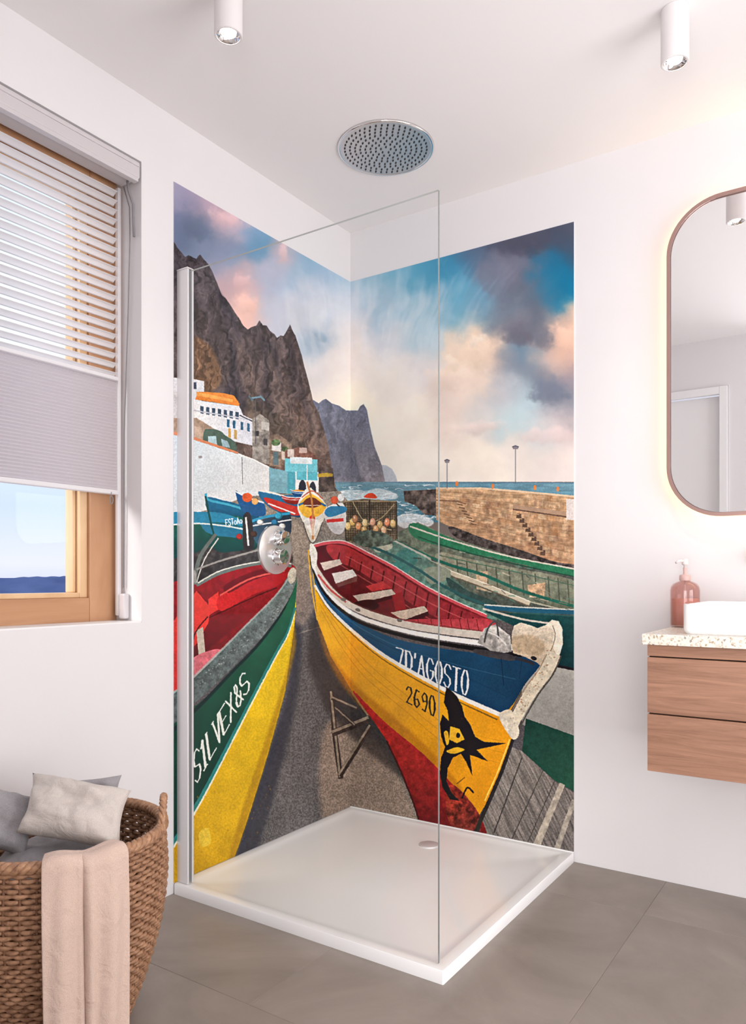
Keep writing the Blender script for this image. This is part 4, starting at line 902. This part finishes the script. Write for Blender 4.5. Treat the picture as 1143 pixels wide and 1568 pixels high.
# fabrics
def fabric(name,col,col2):
    m,nt,b=new_mat(name); N=nt.nodes;L=nt.links
    tc=N.new('ShaderNodeTexCoord'); n=N.new('ShaderNodeTexNoise'); n.inputs['Scale'].default_value=700; n.inputs['Detail'].default_value=2; L.new(tc.outputs['Object'],n.inputs['Vector'])
    r=N.new('ShaderNodeValToRGB'); r.color_ramp.elements[0].color=s2l(col2); r.color_ramp.elements[1].color=s2l(col); r.color_ramp.elements[0].position=.3;r.color_ramp.elements[1].position=.65
    L.new(n.outputs['Fac'],r.inputs[0]); L.new(r.outputs[0],b.inputs['Base Color']); b.inputs['Roughness'].default_value=.9; b.inputs['Sheen Weight'].default_value=.15
    n2=N.new('ShaderNodeTexNoise'); n2.inputs['Scale'].default_value=22; n2.inputs['Detail'].default_value=4; n2.inputs['Distortion'].default_value=1; L.new(tc.outputs['Object'],n2.inputs['Vector'])
    mxx=N.new('ShaderNodeMath'); mxx.operation='MULTIPLY_ADD'; mxx.inputs[1].default_value=.06; L.new(n.outputs['Fac'],mxx.inputs[0]); L.new(n2.outputs['Fac'],mxx.inputs[2])
    bp=N.new('ShaderNodeBump'); bp.inputs['Strength'].default_value=.5; bp.inputs['Distance'].default_value=.012; L.new(mxx.outputs[0],bp.inputs['Height']); L.new(bp.outputs[0],b.inputs['Normal'])
    return m
M_lin=fabric('natural_linen',(212,203,196),(192,182,175)); M_gr=fabric('grey_linen',(164,160,162),(140,137,140)); M_pk=fabric('beige_cotton',(218,192,177),(196,170,156))
def pillow(name,loc,ux,uy,a,bb,t,m_,seed=0):
    """soft cushion, pinched corners, spanned by unit axes ux,uy"""
    ux=Vector(ux).normalized(); uy=(Vector(uy)-Vector(uy).dot(ux)*ux*.4).normalized(); uz=ux.cross(uy).normalized(); n=36; vs=[];fs=[]
    for s_ in (1,-1):
        for j in range(n+1):
            for i in range(n+1):
                u=i/n*2-1;v=j/n*2-1
                k=1-.10*(1-v*v)*abs(u)**3; k2=1-.10*(1-u*u)*abs(v)**3
                h=((1-u**4)*(1-v**4))**.55
                wr=float(fbm(np.array([u*2.2+seed]),np.array([v*2.2+seed*2]),3,seed)[0]-.5)*.6
                fold=.26*math.sin((u*.8+v*1.4+seed)*4.2)*h*.5
                p=Vector(loc)+ux*(a*u*k)+uy*(bb*v*k2)+uz*(s_*t*h*(1+wr+fold)+.012*wr)
                vs.append(p)
    N_=(n+1)**2
    for j in range(n):
        for i in range(n):
            q0=j*(n+1)+i; fs.append((q0,q0+1,q0+n+2,q0+n+1)); fs.append((N_+q0,N_+q0+n+1,N_+q0+n+2,N_+q0+1))
    o=mesh_obj(name,vs,fs,m_,None,True)
    bm=bmesh.new(); bm.from_mesh(o.data); bmesh.ops.remove_doubles(bm,verts=bm.verts,dist=.0004); bm.to_mesh(o.data); bm.free()
    o.data.polygons.foreach_set('use_smooth',[True]*len(o.data.polygons))
    return o
Rv=Vector((Rx,Ry,0)); Fv=Vector((Vx,Vy,0)); Z=Vector((0,0,1))
def at(lat,dep,z): return Vector((CAM[0],CAM[1],0))+Rv*lat+Fv*dep+Z*z
pillow('linen_cushion',at(-.680,1.715,.500),Rv*1+Z*(-.16)-Fv*.05,Z*.68+Fv*.70-Rv*.22,.120,.076,.040,M_lin,1)
pillow('grey_cushion',at(-.845,1.72,.478),Rv*.8-Z*.35+Fv*.3,Z*.7+Fv*.6,.07,.070,.030,M_gr,3)
pillow('grey_cushion',at(-.70,1.82,.496),Rv*.9+Z*.05+Fv*.1,Z*.8+Fv*.3,.085,.05,.022,M_gr,5)
pillow('grey_blanket',at(-.74,1.74,.365),Rv,Fv,.138,.138,.042,M_gr,7)

# towel draped over the rim
th0=-33.8; a0,a1=th0-6.5,th0+32
vs=[];fs=[]; nu=72; path=[]
for s_ in np.linspace(0,1,8): path.append((-.070+.050*s_,.012+.006*s_-.02*(1-s_)))
for an in np.linspace(115,0,9): path.append((.020*math.cos(math.radians(an)),-.004+.020*math.sin(math.radians(an))+.001))
for zz_ in np.linspace(-.02,-.41,36): path.append((.020,zz_))
nv=len(path)
for j,(dr,dz) in enumerate(path):
    hang=max(0,-dz)/.4
    for i in range(nu+1):
        u=i/nu; an=a0+(a1-a0)*u; sp_=1-.06*hang
        an=(an-(a0+a1)/2)*sp_+(a0+a1)/2
        fold=.006*math.sin(u*math.pi*2*1.6+.4)+.0035*math.sin(u*math.pi*2*3.7+2+hang*1.5)
        seam=-.022*math.exp(-((u-.45-.02*hang)/.022)**2)+.006*math.exp(-((u-.51-.02*hang)/.03)**2)
        w_=min(1,hang*3.5)
        r=Rb(BH)+dr+.003+(max(fold,-.010)+seam+.012)*(.25+.75*w_)*(1 if dr>0 else .4)
        zz_=BH-.004+dz+(0.004*math.sin(u*9)*(1-w_) if dz>0 else 0)+ (.012*math.sin(u*5) if j==nv-1 else 0)
        vs.append((BX+r*math.cos(math.radians(an)),BYc+r*math.sin(math.radians(an)),zz_))
for j in range(nv-1):
    for i in range(nu):
        q0=j*(nu+1)+i; fs.append((q0,q0+nu+1,q0+nu+2,q0+1))
tw=mesh_obj('draped_towel',vs,fs,M_pk,None,True)
m=tw.modifiers.new('thick','SOLIDIFY'); m.thickness=.005; m.offset=1
m=tw.modifiers.new('ss','SUBSURF'); m.levels=1; m.render_levels=1

# ------------------------------------------------------------------ world and lights
w=bpy.data.worlds.new('sky'); scene.world=w; w.use_nodes=True; nt=w.node_tree; N=nt.nodes;L=nt.links
bg=N['Background']; tc=N.new('ShaderNodeTexCoord'); sx=N.new('ShaderNodeSeparateXYZ'); L.new(tc.outputs['Generated'],sx.inputs[0])
r=N.new('ShaderNodeValToRGB'); L.new(sx.outputs['Z'],r.inputs[0]); el=r.color_ramp.elements
el[0].position=0;el[0].color=s2l((218,222,242)); el[1].position=1;el[1].color=s2l((170,208,245))
for ps,cc in ((.02,(230,232,246)),(.09,(206,222,246)),(.2,(238,245,252)),(.34,(244,249,254)),(.5,(212,234,252))): q=el.new(ps); q.color=s2l(cc)
L.new(r.outputs[0],bg.inputs['Color']); bg.inputs['Strength'].default_value=1.15
def area(name,loc,target,sx_,sy_,e_,col=(1,1,1)):
    ld=bpy.data.lights.new(name,'AREA'); ld.shape='RECTANGLE'; ld.size=sx_; ld.size_y=sy_; ld.energy=e_; ld.color=col
    o=bpy.data.objects.new(name,ld); link(o); o.location=loc
    o.rotation_euler=(Vector(target)-Vector(loc)).to_track_quat('-Z','Y').to_euler(); return o
area('fill_light_2',(3.66,-1.5,1.1),(1.6,-1.5,2.1),1.7,1.7,54,(1,.99,.985))  # added fill lamp outside the invented right-hand opening
area('fill_light_3',(2.4,-4.26,1.1),(2.3,-2.0,2.1),1.7,1.8,62,(1,.99,.985))  # added fill lamp outside the invented rear opening
sd_=bpy.data.lights.new('sun','SUN'); sd_.energy=3.0; sd_.angle=math.radians(20); sd_.color=(1,.98,.96)
so=bpy.data.objects.new('sun',sd_); link(so); so.rotation_euler=Vector((.36,.84,-.46)).to_track_quat('-Z','Y').to_euler()
